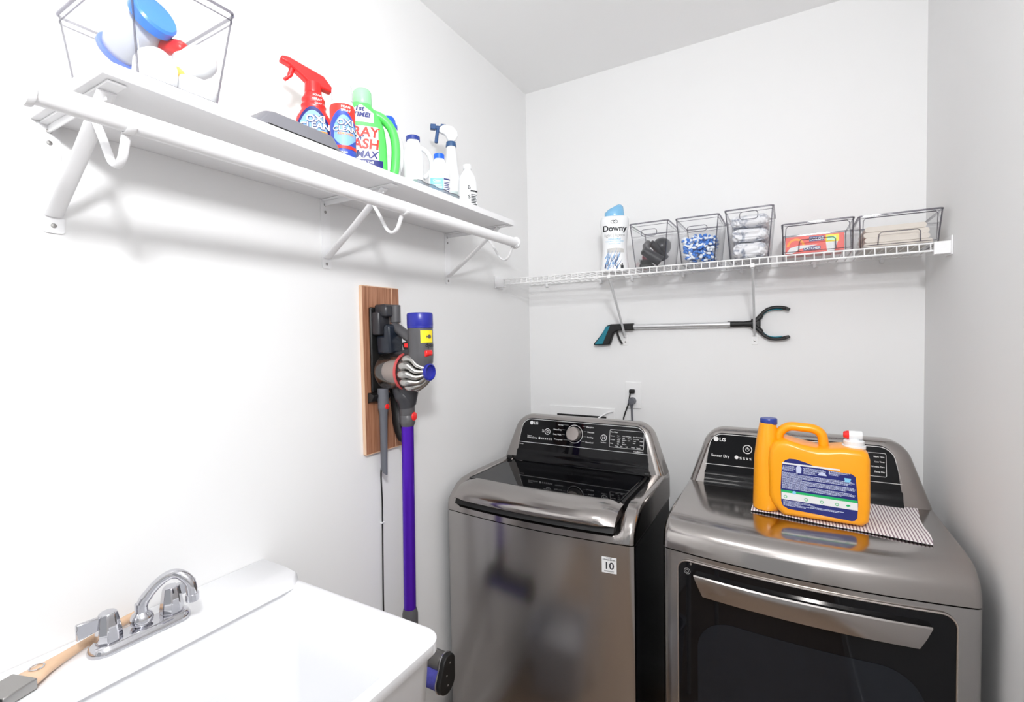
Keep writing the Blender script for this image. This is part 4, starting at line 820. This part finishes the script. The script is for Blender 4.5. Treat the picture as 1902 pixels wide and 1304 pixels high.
L = MB(); B.text(L, 'REMOVES THE', 0.0085, 0.0, 0.0355, .02, off=.0013); B.text(L, 'STAIN', 0.0105, -0.004, 0.026, .03, off=.0013); L.build('white_lettering', PRINT, bo, smooth=0, recalc=False)
MB().lathe((0, 0.004, .190), [(.022, 0), (.0235, .003), (.0225, .034), (.018, .040), (.008, .041)], 28).build('cap', GREENT, t, smooth=50)
MB().tube(smooth_path([(0, 0.030, 0.172), (0, 0.052, 0.164), (0, 0.074, 0.140), (0, 0.084, 0.100), (0, 0.083, 0.055), (0, 0.076, 0.020), (0, 0.058, 0.012)], 6), 0.0115, 14, flat=1.15).build('handle', GREENP, t, smooth=60)

# white jug with blue dome cap
t = thing('white_jug', 'white plastic jug with a blue domed cap just right of the green jug', 'bottle', (0.058, -1.012, Z1), local=True, rz=FACE)
B = Body(cat_s([(0.0, 0.032, 0.028, 2.8), (0.01, 0.034, 0.030, 2.8), (0.16, 0.034, 0.030, 2.8), (0.20, 0.032, 0.028, 2.8), (0.224, 0.026, 0.024, 2.8), (0.232, 0.022, 0.021, 2.8)]))
B.mesh(40).build('bottle', WP, t, smooth=60)
MB().lathe((0, 0, .231), [(.027, 0), (.027, .010), (.022, .015), (.021, .026), (.016, .034), (.006, .037)], 28).build('cap', BLUEP, t, smooth=50)
MB().tube(smooth_path([(0, 0.020, 0.215), (0.0, 0.030, 0.204), (0.0, 0.037, 0.180), (0.0, 0.037, 0.130), (0.0, 0.029, 0.105)], 6), 0.007, 12).build('handle', WP, t, smooth=60)
# white jug with navy cap and loop handle
t = thing('white_handled_jug', 'white jug with a low navy cap and loop handle, behind the small labelled bottle', 'bottle', (0.128, -0.982, Z1), local=True, rz=FACE)
B = Body(cat_s([(0.0, 0.030, 0.028, 2.6), (0.01, 0.029, 0.029, 2.6), (0.11, 0.029, 0.029, 2.6), (0.145, 0.028, 0.027, 2.6), (0.178, 0.021, 0.021, 2.6), (0.190, 0.018, 0.018, 2.6)]))
B.mesh(40).build('bottle', WP, t, smooth=60)
MB().lathe((0, 0, .189), [(.021, 0), (.021, .012), (.016, .015), (.004, .015)], 24).build('cap', NAVYP, t, smooth=50)
MB().tube(smooth_path([(0, 0.012, 0.172), (0, 0.036, 0.164), (0, 0.052, 0.140), (0, 0.053, 0.105), (0, 0.030, 0.080)], 6), 0.007, 12).build('handle', WP, t, smooth=60)
# small labelled bottle
t = thing('small_labelled_bottle', 'small white bottle with blue cap and light blue label near the spray bottles', 'bottle', (0.205, -0.955, Z1), local=True, rz=FACE)
B = Body(cat_s([(0.0, 0.028, 0.020, 2.6), (0.006, 0.031, 0.022, 2.6), (0.092, 0.031, 0.022, 2.6), (0.115, 0.020, 0.018, 2.6), (0.128, 0.014, 0.014, 2.6)]))
bo = B.mesh(36).build('bottle', WP, t, smooth=60)
MB().lathe((0, 0, .127), [(.016, 0), (.016, .014), (.013, .016), (.004, .016)], 24).build('cap', BLUEP, t, smooth=40)
L = MB(); B.patch(L, 0.030, 0.066, -0.029, 0.008, .0006); L.build('blue_label', LBLUE, bo, recalc=False)
L = MB(); B.patch(L, 0.062, 0.066, 0.009, 0.028, .0006)
for i in range(9): B.patch(L, 0.012 + i * .0052, 0.0142 + i * .0052, 0.010, 0.024 + (i % 3) * .0015, .0006, n=6, m=1)
L.build('label_printing', NAVY, bo, recalc=False)
L = MB(); B.text(L, 'Clean', .009, -.011, .055, .02, off=.0012); 
for i in range(4): B.patch(L, 0.036 + i * .0045, 0.0372 + i * .0045, -0.026, 0.004, .0010, n=6, m=1)
L.build('label_lettering', PRINT, bo, recalc=False, smooth=0)
# clear spray bottle with navy trigger
t = thing('trigger_spray_bottle', 'half filled translucent spray bottle with white head and navy trigger', 'spray bottle', (0.132, -0.795, Z1), local=True, rz=FACE)
TR = glassy('frosted_plastic', (0.78, 0.82, 0.83), 1.3, 0.35, 0.45)
B = Body(cat_s([(0.0, 0.030, 0.028, 2.2), (0.008, 0.034, 0.032, 2.2), (0.105, 0.033, 0.031, 2.2), (0.15, 0.023, 0.022, 2.2), (0.222, 0.016, 0.016, 2.2), (0.231, 0.015, 0.015, 2.2)]))
B.mesh(36).build('bottle', WP, t, smooth=60)
L = MB(); B.patch(L, 0.006, 0.075, -.032, .032, .0006, n=20); L.build('liquid_level', mat('liquid_seen_through_plastic', (.50, .58, .57), .4, noise=.02), t, recalc=False)
MB().lathe((0, 0, .230), [(.0175, 0), (.0180, .002), (.0160, .016), (.010, .017)], 24).build('collar', mat('steel_blue_plastic', (.03, .09, .22), .35, noise=.03), t, smooth=40)
K = 0.080
MB().prism([(y, z + K) for y, z in [(-0.040, 0.196), (-0.038, 0.212), (-0.022, 0.222), (0.006, 0.218), (0.022, 0.202), (0.024, 0.188), (0.012, 0.168), (-0.010, 0.168), (-0.018, 0.188)]], 'yz', -0.009, 0.009).build('spray_head', WP, t, bevel=0.004)
MB().box(-0.0085, 0.0085, -0.068, -0.050, 0.203 + K, 0.220 + K).box(-0.006, 0.006, -0.052, -0.030, 0.205 + K, 0.216 + K).tube(smooth_path([(0, -0.042, 0.209 + K), (0, -0.046, 0.190 + K), (0, -0.050, 0.160 + K)], 4), .006, 10).box(-0.0075, 0.0075, -0.034, -0.016, 0.205 + K, 0.2225 + K).build('trigger', mat('deep_blue_plastic', (.02, .07, .20), .35, noise=.03), t, bevel=0.002)
# rounded white bottle at the end
t = thing('round_shouldered_bottle', 'white round shouldered bottle with printed back label at the far end of the row', 'bottle', (0.205, -0.808, Z1), local=True, rz=FACE)
B = Body(cat_s([(0.0, 0.028, 0.021, 2.4), (0.006, 0.031, 0.023, 2.4), (0.080, 0.031, 0.023, 2.4), (0.112, 0.026, 0.020, 2.4), (0.134, 0.013, 0.012, 2.4), (0.140, 0.012, 0.012, 2.4)]))
bo = B.mesh(36).build('bottle', WP, t, smooth=60)
MB().lathe((0, 0, .139), [(.0135, 0), (.0135, .014), (.010, .016), (.004, .016)], 24).build('cap', WP, t, smooth=40)
L = MB(); B.patch(L, 0.062, 0.067, 0.004, 0.029, .0006)
for i in range(9): B.patch(L, 0.010 + i * .0052, 0.0125 + i * .0052, 0.006, 0.022 + (i % 3) * .002, .0006, n=6, m=1)
B.text(L, 'B', .016, 0.0, .070, .02, off=.001); B.text(L, 'S', .016, 0.0, .040, .02, off=.001)
L.build('label_printing', BLKPR, bo, recalc=False)
# flat clear pack
t = thing('flat_clear_pack', 'flat clear plastic packet lying at the shelf edge before the white jugs', 'packet', (0.262, -1.03, Z1))
R = []
for i in range(13):
    y = -1.135 + i * 0.0155; h_ = 0.012 + 0.004 * sin(i * 1.9)
    R.append([(0.247, y, Z1 + .0006), (0.272, y, Z1 + .0006), (0.273, y, Z1 + h_ * .7), (0.262, y + .001 * sin(i * 3), Z1 + h_), (0.248, y, Z1 + h_ * .8)])
MB().rings(R).build('film', glassy('crinkled_film', (0.62, 0.66, 0.70), 1.45, .12, .1), t, smooth=20)
MB().tube([(0.273, -1.135 + i * 0.0155, Z1 + .009 + .002 * sin(i * 1.9)) for i in range(13)], .0012, 6).build('seam', CLEARX, t)

# ------------------------------------------------------------------ wooden board, vacuum dock, vacuum
t = thing('wooden_backboard', 'reddish brown wooden board screwed to the left wall behind the vacuum dock', 'board', (0.0005, -1.018, 1.212))
MB().box(0.0005, 0.0115, -1.094, -0.938, 1.213, 1.723).build('board', BOARD, t)
MB().box(0.0008, 0.0121, -1.0965, -1.094, 1.213, 1.723).box(0.0008, 0.0121, -1.094, -0.938, 1.2105, 1.213).box(0.0008, 0.0121, -1.094, -0.938, 1.723, 1.7255).box(0.0116, 0.0122, -0.9705, -0.9685, 1.213, 1.723).build('pale_edges', BOARDE, t)
BX = 0.0125
t = thing('vacuum_dock', 'black wall dock holding the stick vacuum and its tools on the wooden board', 'vacuum dock', (BX, -1.03, 1.22))
MB().box(BX, 0.022, -1.072, -0.990, 1.400, 1.660).build('back_plate', BLACKM, t, bevel=0.004)
MB().prism([(BX, 1.400), (0.022, 1.400), (0.040, 1.392), (0.030, 1.375), (BX, 1.368)], 'xz', -1.085, -1.010).build('tool_shelf', BLACKM, t, bevel=0.002)
MB().box(0.022, 0.052, -1.070, -1.020, 1.575, 1.645).build('dock_block', DGREY, t, bevel=0.005)
MB().prism([(0.022, 1.668), (0.060, 1.668), (0.072, 1.660), (0.072, 1.630), (0.022, 1.630)], 'xz', -1.058, -0.992).build('dock_hood', DGREY, t, bevel=0.006)
MB().cyl((0.068, -1.015, 1.612), (0.068, -1.015, 1.666), 0.016, 0.0165, n=24).build('dock_column', MGREY, t, bevel=0.002)
for p in ((-1.050, 1.655), (-1.0, 1.650)): MB().lathe((0.0225, p[0], p[1]), [(.003, 0), (.002, .001)], 10, (1, 0, 0)).build('screw', SCREW, t)
t = thing('crevice_tool', 'slim grey crevice nozzle clipped under the vacuum dock, slanted tip down', 'vacuum attachment', (0.042, -1.048, 1.155))
MB().tube([(0.042, -1.050, 1.412), (0.042, -1.050, 1.352)], [0.0165, 0.0165], 24).build('collar', TGREY, t)
R = []
for z, a, b in ((1.352, .0165, .0165), (1.335, .0125, .0125), (1.25, .0115, .0105), (1.17, .0115, .0085)):
    R.append([(0.042 + a * cos(2 * pi * k / 20) - (1.35 - z) * .02, -1.050 + b * sin(2 * pi * k / 20), z) for k in range(20)])
R.append([(0.0385 + .0112 * cos(2 * pi * k / 20), -1.050 + .0075 * sin(2 * pi * k / 20), 1.155 - 0.010 * cos(2 * pi * k / 20)) for k in range(20)])
MB().rings(R).build('nozzle', TGREY, t, smooth=50)
MB().lathe((0.0555, -1.050, 1.357), [(.0085, 0), (.0078, .0045), (.003, .006)], 18, (1, 0, 0)).build('release_button', REDP, t)
t = thing('mini_motorized_tool', 'black rounded mini brush tool hanging behind the vacuum wand', 'vacuum attachment', (0.05, -0.985, 1.24))
MB().tube(smooth_path([(0.036, -0.990, 1.405), (0.040, -0.990, 1.35), (0.050, -0.990, 1.29), (0.064, -0.988, 1.252), (0.082, -0.985, 1.238)], 5), [0.018] * 8 + [0.020] * 8 + [0.016] * 5, 16).build('tool_body', BLACKM, t, smooth=60)
MB().tube([(0.060, -1.005, 1.38), (0.064, -1.005, 1.30)], .003, 8).build('trim_strip', MGREY, t)
m = MB().tube(smooth_path([(0.030, -1.046, 1.19), (0.004, -1.030, 1.14), (0.004, -1.028, 1.05), (0.0045, -1.030, 0.983), (0.004, -1.033, 0.85), (0.004, -1.036, 0.70), (0.004, -1.034, 0.5), (0.016, -1.02, 0.30)], 6), 0.0024, 8)
tag(m.build('charger_cord', BLACKM, base=(0.004, -1.03, 0.3)), 'thin black charger cord running down the left wall from the vacuum dock', 'power cord')
MB_ = MB().box(0.0004, 0.0075, -1.036, -1.023, 0.980, 0.985)
tag(MB_.build('cord_clip', WHITE, base=(0.001, -1.03, 0.98), bevel=0.0008), 'tiny white clip pinning the charger cord to the wall', 'clip')

t = thing('stick_vacuum', 'cordless stick vacuum with purple wand and blue filter hanging from the wall dock', 'vacuum', (0.11, -1.02, 0.50))
vy = -1.022; vz = 1.463
mc = Vector((0.170, -1.020, 0))
MB().lathe((mc.x, mc.y, 1.478), [(.030, 0), (.0355, .012), (.0372, .035), (.0372, .116), (.030, .1165)], 36).build('motor_body', MGREY, t, smooth=40)
fc = MB().lathe((mc.x, mc.y, 1.5935), [(.0378, 0), (.0385, .0015), (.0378, .003), (.0385, .0045), (.0378, .006), (.0385, .0075), (.0382, .040), (.036, .0445), (.02, .045)], 40).build('filter_cap', ROYAL, t, smooth=40)
# dust bin and cyclones
MB().lathe((0.030, vy, vz), [(.020, 0), (.050, .001), (.0555, .006), (.0565, .012), (.0565, .072), (.0555, .083)], 44, (1, 0, 0)).build('dust_bin', TUBC, t, smooth=50)
MB().lathe((0.036, vy, vz), [(.012, 0), (.030, .004), (.034, .018), (.036, .045), (.045, .072)], 36, (1, 0, 0)).build('bin_core', mat('grey_mesh_core', (.62, .57, .54), .4, noise=.12, nscale=60), t, smooth=60)
MB().lathe((0.112, vy, vz), [(.0562, 0), (.0578, .001), (.0578, .006), (.0562, .007), (.050, .007)], 44, (1, 0, 0)).build('red_ring', mat('soft_red_plastic', (.55, .08, .08), .35, noise=.05), t)
MB().lathe((0.119, vy, vz), [(.053, 0), (.054, .010), (.046, .018), (.030, .050), (.018, .070)], 36, (1, 0, 0)).build('cyclone_core', BLACKM, t, smooth=50)
for k in range(12):
    a = 2 * pi * k / 12 + .1; d = Vector((0, cos(a), sin(a))); d2 = Vector((0, cos(a + .30), sin(a + .30)))
    p = [Vector((0.128, vy, vz)) + d * 0.040, Vector((0.140, vy, vz)) + d * 0.0485, Vector((0.158, vy, vz)) + d * 0.0475, Vector((0.178, vy, vz)) + d2 * 0.036, Vector((0.196, vy, vz)) + d2 * 0.021]
    MB().tube(smooth_path(p, 3), [.008, .0118, .0132, .0136, .0130, .0118, .0104, .0090, .0080, .0072, .0066, .0060, .0056], 12).build('cyclone', SILV, t, smooth=70)
MB().lathe((0.190, vy, vz), [(.020, 0), (.0245, .004), (.0255, .016), (.022, .018), (.019, .010), (.008, .006)], 32, (1, 0, 0)).build('blue_hub', ROYAL, t, smooth=40)
MB().prism([(0.186, 1.528), (0.209, 1.528), (0.2105, 1.516), (0.204, 1.508), (0.190, 1.510)], 'xz', -1.040, -1.012).build('bin_release', REDP, t, bevel=0.003)
# handle, trigger, battery
MB().tube(smooth_path([(0.066, -1.020, 1.604), (0.085, -1.020, 1.592), (0.110, -1.021, 1.577), (0.142, -1.021, 1.562)], 4), [.0135] * 4 + [.015] * 5 + [.017] * 4, 16, flat=1.1).build('handle', MGREY, t, smooth=60)
MB().prism([(0.103, 1.550), (0.135, 1.556), (0.135, 1.532), (0.120, 1.523), (0.110, 1.532)], 'xz', -1.030, -1.012).build('trigger_guard', BLACKM, t, bevel=0.003)
MB().box(0.115, 0.134, -1.033, -1.026, 1.535, 1.549).build('trigger', REDP, t, bevel=0.003)
MB().prism([(0.026, 1.573), (0.0555, 1.573), (0.057, 1.604), (0.070, 1.609), (0.082, 1.600), (0.084, 1.520), (0.030, 1.516)], 'xz', -1.058, -1.000).build('battery', DOCKB, t, bevel=0.006)
MB().prism([(0.060, 1.518), (0.140, 1.534), (0.150, 1.520), (0.142, 1.505), (0.060, 1.508)], 'xz', -1.035, -1.008).build('bin_latch_bar', DGREY, t, bevel=0.003)
# yellow sticker with slot
L = MB()
def mq(ang, z, off=.0006): return (mc.x + (.0372 + off) * cos(ang), mc.y + (.0372 + off) * sin(ang), z)
ca0 = radians(-16)
R = []
for i in range(29):
    a = ca0 - .58 + 1.16 * i / 28; zg = 0.0015 * (1 if i % 2 else 0); R.append([mq(a, 1.549 + zg), mq(a, 1.587 - zg)])
st = L.rings(R, False, False, closed=False).build('yellow_sticker', YELPR, t, recalc=False)
L = MB(); R = [[mq(ca0 - .02 + .36 * i / 10, 1.562 + .003 * (abs(i - 5) / 5) ** 3, .0012), mq(ca0 - .02 + .36 * i / 10, 1.573 - .003 * (abs(i - 5) / 5) ** 3, .0012)] for i in range(-3, 11)]
L.rings(R, False, False, closed=False).build('slot', MGREY, st, recalc=False)
L = MB(); L.text('dyson', .017, lambda a, b: mq(ca0 - .22 + a / .0372, 1.5375 + b, .0008), .02); L.build('lettering', BLKPR, t, smooth=0, recalc=False)
# neck to wand
MB().tube(smooth_path([(0.072, -1.024, 1.414), (0.092, -1.022, 1.396), (0.105, -1.020, 1.380), (0.108, -1.018, 1.352)], 5), [.014, .017, .020, .022, .024, .0265, .028, .029, .029, .029, .028, .027, .026, .025, .0245, .024], 20).build('inlet_duct', DGREY, t, smooth=60)
MB().tube([(0.112, -1.014, 1.42), (0.112, -1.014, 1.36)], [.035, .022], 20).build('duct_shroud', DGREY, t, smooth=60)
MB().lathe((0.108, -1.017, 1.296), [(.0195, 0), (.0235, .010), (.0235, .033), (.0228, .034), (.0235, .035), (.0235, .068), (.022, .069)], 32).build('wand_collar', MGREY, t, smooth=40)
MB().lathe((0.1300, -1.012, 1.326), [(.0135, 0), (.012, .0035), (.004, .005)], 20, (.98, .15, 0)).build('release_button', REDP, t)
MB().tube([(0.108, -1.017, 1.302), (0.098, -1.017, 0.725)], .0188, 32).build('wand', PURP, t)
MB().lathe((0.098, -1.017, 0.660), [(.022, 0), (.0235, .004), (.0240, .048), (.0225, .056), (.0195, .066)], 32).build('lower_collar', MGREY, t, smooth=40)
MB().lathe((0.116, -1.024, 0.676), [(.010, 0), (.009, .0045), (.003, .006)], 20, (.9, -.4, 0)).build('lower_button', REDP, t)
MB().tube(smooth_path([(0.097, -1.017, 0.665), (0.097, -1.017, 0.63), (0.105, -1.025, 0.60)], 4), [.018] * 9, 20).build('neck_joint', DGREY, t, smooth=60)
hz = 0.585
hd = MB().tube([(0.025, -1.035, hz + .026), (0.240, -1.035, hz + .026)], .027, 24).build('head_housing', mat('brown_grey_plastic', (.10, .095, .09), .3, noise=.05), t, bevel=0.002)
MB().tube([(0.022, -1.045, hz - .018), (0.244, -1.045, hz - .018)], .034, 28).build('roller', mat('royal_blue_fluff', (.06, .06, .32), .8, noise=.4, nscale=90), t)
MB().prism([(y, z) for y, z in ([(-1.045 + .037 * cos(radians(a)), hz - .018 + .037 * sin(radians(a))) for a in range(-200, 21, 15)] + [(-1.035 + .029 * cos(radians(a)), hz + .026 + .029 * sin(radians(a))) for a in range(20, 181, 15)])], 'yz', 0.246, 0.262).build('end_cap', BLACKM, t, bevel=0.003)
R_ = [(y, z) for y, z in ([(-1.045 + .038 * cos(radians(a)), hz - .018 + .038 * sin(radians(a))) for a in range(-200, 21, 10)] + [(-1.035 + .030 * cos(radians(a)), hz + .026 + .030 * sin(radians(a))) for a in range(20, 181, 10)])]
MB().tube([(0.246, y, z) for y, z in R_], .002, 6, loop=True).build('end_cap_rim', CHROME, t)
for q_ in ((.012, .03), (-.004, .0), (.0, -.03)): MB().lathe((0.262, -1.045 + q_[0], hz + q_[1]), [(.003, 0), (.002, .001)], 10, (1, 0, 0)).build('end_screw', SCREW, t)

# ------------------------------------------------------------------ utility sink
t = thing('utility_sink', 'deep white plastic utility sink standing against the left wall', 'sink', (0.28, -1.72, 0))
sx0, sx1, sy0, sy1 = 0.0015, 0.552, -2.015, -1.416
RZ = 1.004
def sr(x0, x1, y0, y1, r, z): return [(x, y, z) for x, y in rrect(x0, x1, y0, y1, r, 8)]
R = [sr(.05, .50, -1.96, -1.47, .05, .62), sr(.035, .515, -1.975, -1.455, .05, .70), sr(.024, .526, -1.990, -1.440, .045, .875), sr(.014, .536, -2.0, -1.432, .042, .888), sr(.010, .540, -2.004, -1.428, .040, RZ - .035), sr(.008, .544, -2.008, -1.424, .040, RZ - .030),
     sr(sx0, sx1, sy0, sy1, .040, RZ - .022), sr(sx0, sx1, sy0, sy1, .040, RZ - .003), sr(sx0 + .003, sx1 - .003, sy0 + .003, sy1 - .003, .038, RZ),
     sr(.125, sx1 - .020, sy0 + .020, sy1 - .020, .030, RZ), sr(.128, sx1 - .024, sy0 + .024, sy1 - .024, .028, RZ - .004), sr(.135, sx1 - .040, sy0 + .040, sy1 - .034, .03, .86), sr(.15, sx1 - .055, sy0 + .055, sy1 - .050, .04, .68), sr(.18, sx1 - .09, sy0 + .09, sy1 - .09, .05, .65)]
MB().rings(R).build('tub', SINK, t, smooth=45)
LP = [(sy1 + .000, RZ - .004), (sy1 - .004, 1.024), (sy1 - .010, 1.0305), (sy0 + .010, 1.0305), (sy0 + .004, 1.024), (sy0, RZ - .004)]
lr = []
for x, dz, ins in ((.0015, 0, 0), (.090, 0, 0), (.120, 0, .0), (.136, -.001, .0), (.141, -.006, .002)):
    lr.append([(x, y, z + (dz if z > 1.02 else 0)) for y, z in LP])
lr = [[(x + (0.0 if z > 1.01 else min(.004, .141 - x) if x > .13 else 0), y, z) for x, y, z in r] for r in lr]
# far end of the ledge slopes down to the rim
for r in lr:
    for i, (x, y, z) in enumerate(r):
        if x > .10 and z > 1.01 and y > -1.45: r[i] = (x, y - (.018 if x > .13 else .0), z - (.018 if x > .13 else .004))
MB().rings(lr).build('faucet_ledge', SINK, t, smooth=60)
for lx in (.05, .50):
    for ly in (-1.965, -1.465): MB().tube([(lx, ly, .68), (lx, ly, 0.0)], [.022, .016], 16).build('leg', SINK, t)
MB().lathe((.33, -1.715, .6505), [(.030, 0), (.028, .002), (.006, .001)], 24).build('drain', CHROME, t)

t2 = thing('laundry_basket', 'pale grey plastic laundry basket with white cloth on the floor under the sink', 'laundry basket', (0.29, -1.38, 0))
bk = MB(); R = []
for k, z in ((0.0, 0.004), (0.5, 0.14), (1.0, 0.27)): R.append([(x, y, z) for x, y in rrect(.135 - .02 * k, .425 + .02 * k, -1.52 - .02 * k, -1.25 + .02 * k, .05, 6)])
R += [[(x, y, 0.272) for x, y in rrect(.105, .455, -1.55, -1.22, .055, 6)], [(x, y, 0.265) for x, y in rrect(.123, .437, -1.532, -1.238, .05, 6)], [(x, y, 0.010) for x, y in rrect(.140, .420, -1.515, -1.255, .045, 6)]]
bk.rings(R).build('basket_body', mat('grey_basket_plastic', (.48, .50, .56), .45, noise=.03), t2, smooth=50)
m = MB(); rag(m, .16, .40, -1.49, -1.28, .012, .235, seed=21)
tag(m.build('white_laundry', mat('white_laundry_cloth', (.80, .80, .82), .9, noise=.03), base=(.28, -1.385, .012), smooth=80), 'white crumpled cloth inside the grey laundry basket', 'laundry')
fz = 1.031
t = thing('sink_faucet', 'chrome two handle faucet on the back ledge of the utility sink', 'faucet', (.083, -1.715, fz))
fr = lambda ins, z: [(x, y, z) for x, y in rrect(.058 + ins, .110 - ins, -1.797 + ins, -1.636 - ins, .025 - ins, 8)]
MB().rings([fr(0, fz), fr(0, fz + .005), fr(.004, fz + .014), fr(.009, fz + .0155), fr(.016, fz + .016)]).build('base_plate', CHROME, t, smooth=60)
for hy, s in ((-1.766, -1), (-1.666, 1)):
    R = []
    for z, r_ in ((.0155, .0195), (.019, .0205), (.032, .0190), (.058, .0150), (.064, .0135), (.066, .010)):
        R.append([(.083 + r_ * cos(2 * pi * k / 8 + pi / 8) * 1.0, hy + r_ * sin(2 * pi * k / 8 + pi / 8), fz + z) for k in range(8)])
    h = MB().rings(R).build('handle', CHROME, t, smooth=25, bevel=.0015)
    a, b = sorted((hy + s * .010, hy + s * .044))
    MB().prism([(a, fz + .040 + (0 if s > 0 else -.004)), (b, fz + .040 + (0 if s < 0 else -.002)), (b, fz + .062), (a, fz + .064)], 'yz', .078, .086).build('lever', CHROME, h, bevel=.002)
MB().lathe((.083, -1.716, fz + .015), [(.013, 0), (.0175, .006), (.0185, .014), (.015, .022), (.010, .026), (.0095, .040), (.006, .041)], 28).build('spout_base', CHROME, t, smooth=60)
MB().tube(smooth_path([(.083, -1.716, fz + .048), (.088, -1.711, fz + .064), (.104, -1.696, fz + .090), (.120, -1.681, fz + .103), (.134, -1.670, fz + .100), (.144, -1.661, fz + .084), (.146, -1.659, fz + .060)], 6), [.0095] * 8 + [.0088] * 16 + [.0092] * 13, 18).build('spout', CHROME, t, smooth=70)
MB().lathe((.146, -1.659, fz + .050), [(.0105, 0), (.0112, .002), (.0112, .013), (.009, .014)], 22).build('aerator', CHROME, t, smooth=40)
MB().tube([(.083, -1.716, fz + .040), (.083, -1.716, fz + .056)], [.0105, .0098], 20).build('spout_swivel', CHROME, t)

t = thing('paint_brush', 'wooden handled paint brush lying on the sink ledge behind the faucet', 'paint brush', (.065, -1.80, fz))
bp = [(0.020 + (x_ - .020) * 1.18, -1.690 + (y_ + 1.690) * 1.18, a_, b_) for x_, y_, a_, b_ in [(0.020, -1.690, .0065, .007), (0.026, -1.715, .0085, .0075), (0.034, -1.745, .0065, .007), (0.044, -1.775, .0065, .0075), (0.056, -1.805, .0085, .0085), (0.064, -1.825, .015, .009), (0.070, -1.840, .0235, .0085), (0.073, -1.847, .0245, .008)]]
R = []
dirv = Vector((0.32, -1, 0)).normalized(); sd = Vector((1, .32, 0)).normalized()
for x, y, hw_, hh_ in bp:
    R.append([tuple(Vector((x, y, fz + .010)) + sd * (hw_ * cos(2 * pi * k / 20)) + Vector((0, 0, hh_ * sin(2 * pi * k / 20)))) for k in range(20)])
MB().rings(R).build('handle', HANDLE, t, smooth=60)
def brect(c, hw_, hh_):
    return [tuple(c + sd * a * hw_ + Vector((0, 0, b * hh_))) for a, b in ((1, -1), (1, 1), (-1, 1), (-1, -1))]
c0 = Vector((0.0815, -1.873, fz + .010))
MB().rings([brect(c0, .0255, .0085), brect(c0 + dirv * .045, .0265, .008)]).build('ferrule', mat('dull_ferrule_metal', (.38, .37, .36), .3, metal=.9, noise=.05), t, bevel=.002)
MB().rings([brect(c0 + dirv * .0452, .0255, .0075), brect(c0 + dirv * .105, .027, .005)]).build('bristles', BRIST, t, bevel=.001)
MB().tube([tuple(Vector((0.0735, -1.8575, fz + .0195)) + Vector((.009 * cos(a), .009 * sin(a), 0))) for a in [2 * pi * q / 20 for q in range(20)]], .0012, 6, loop=True).build('hanging_ring', CHROME, t)
bpy.context.view_layer.update()
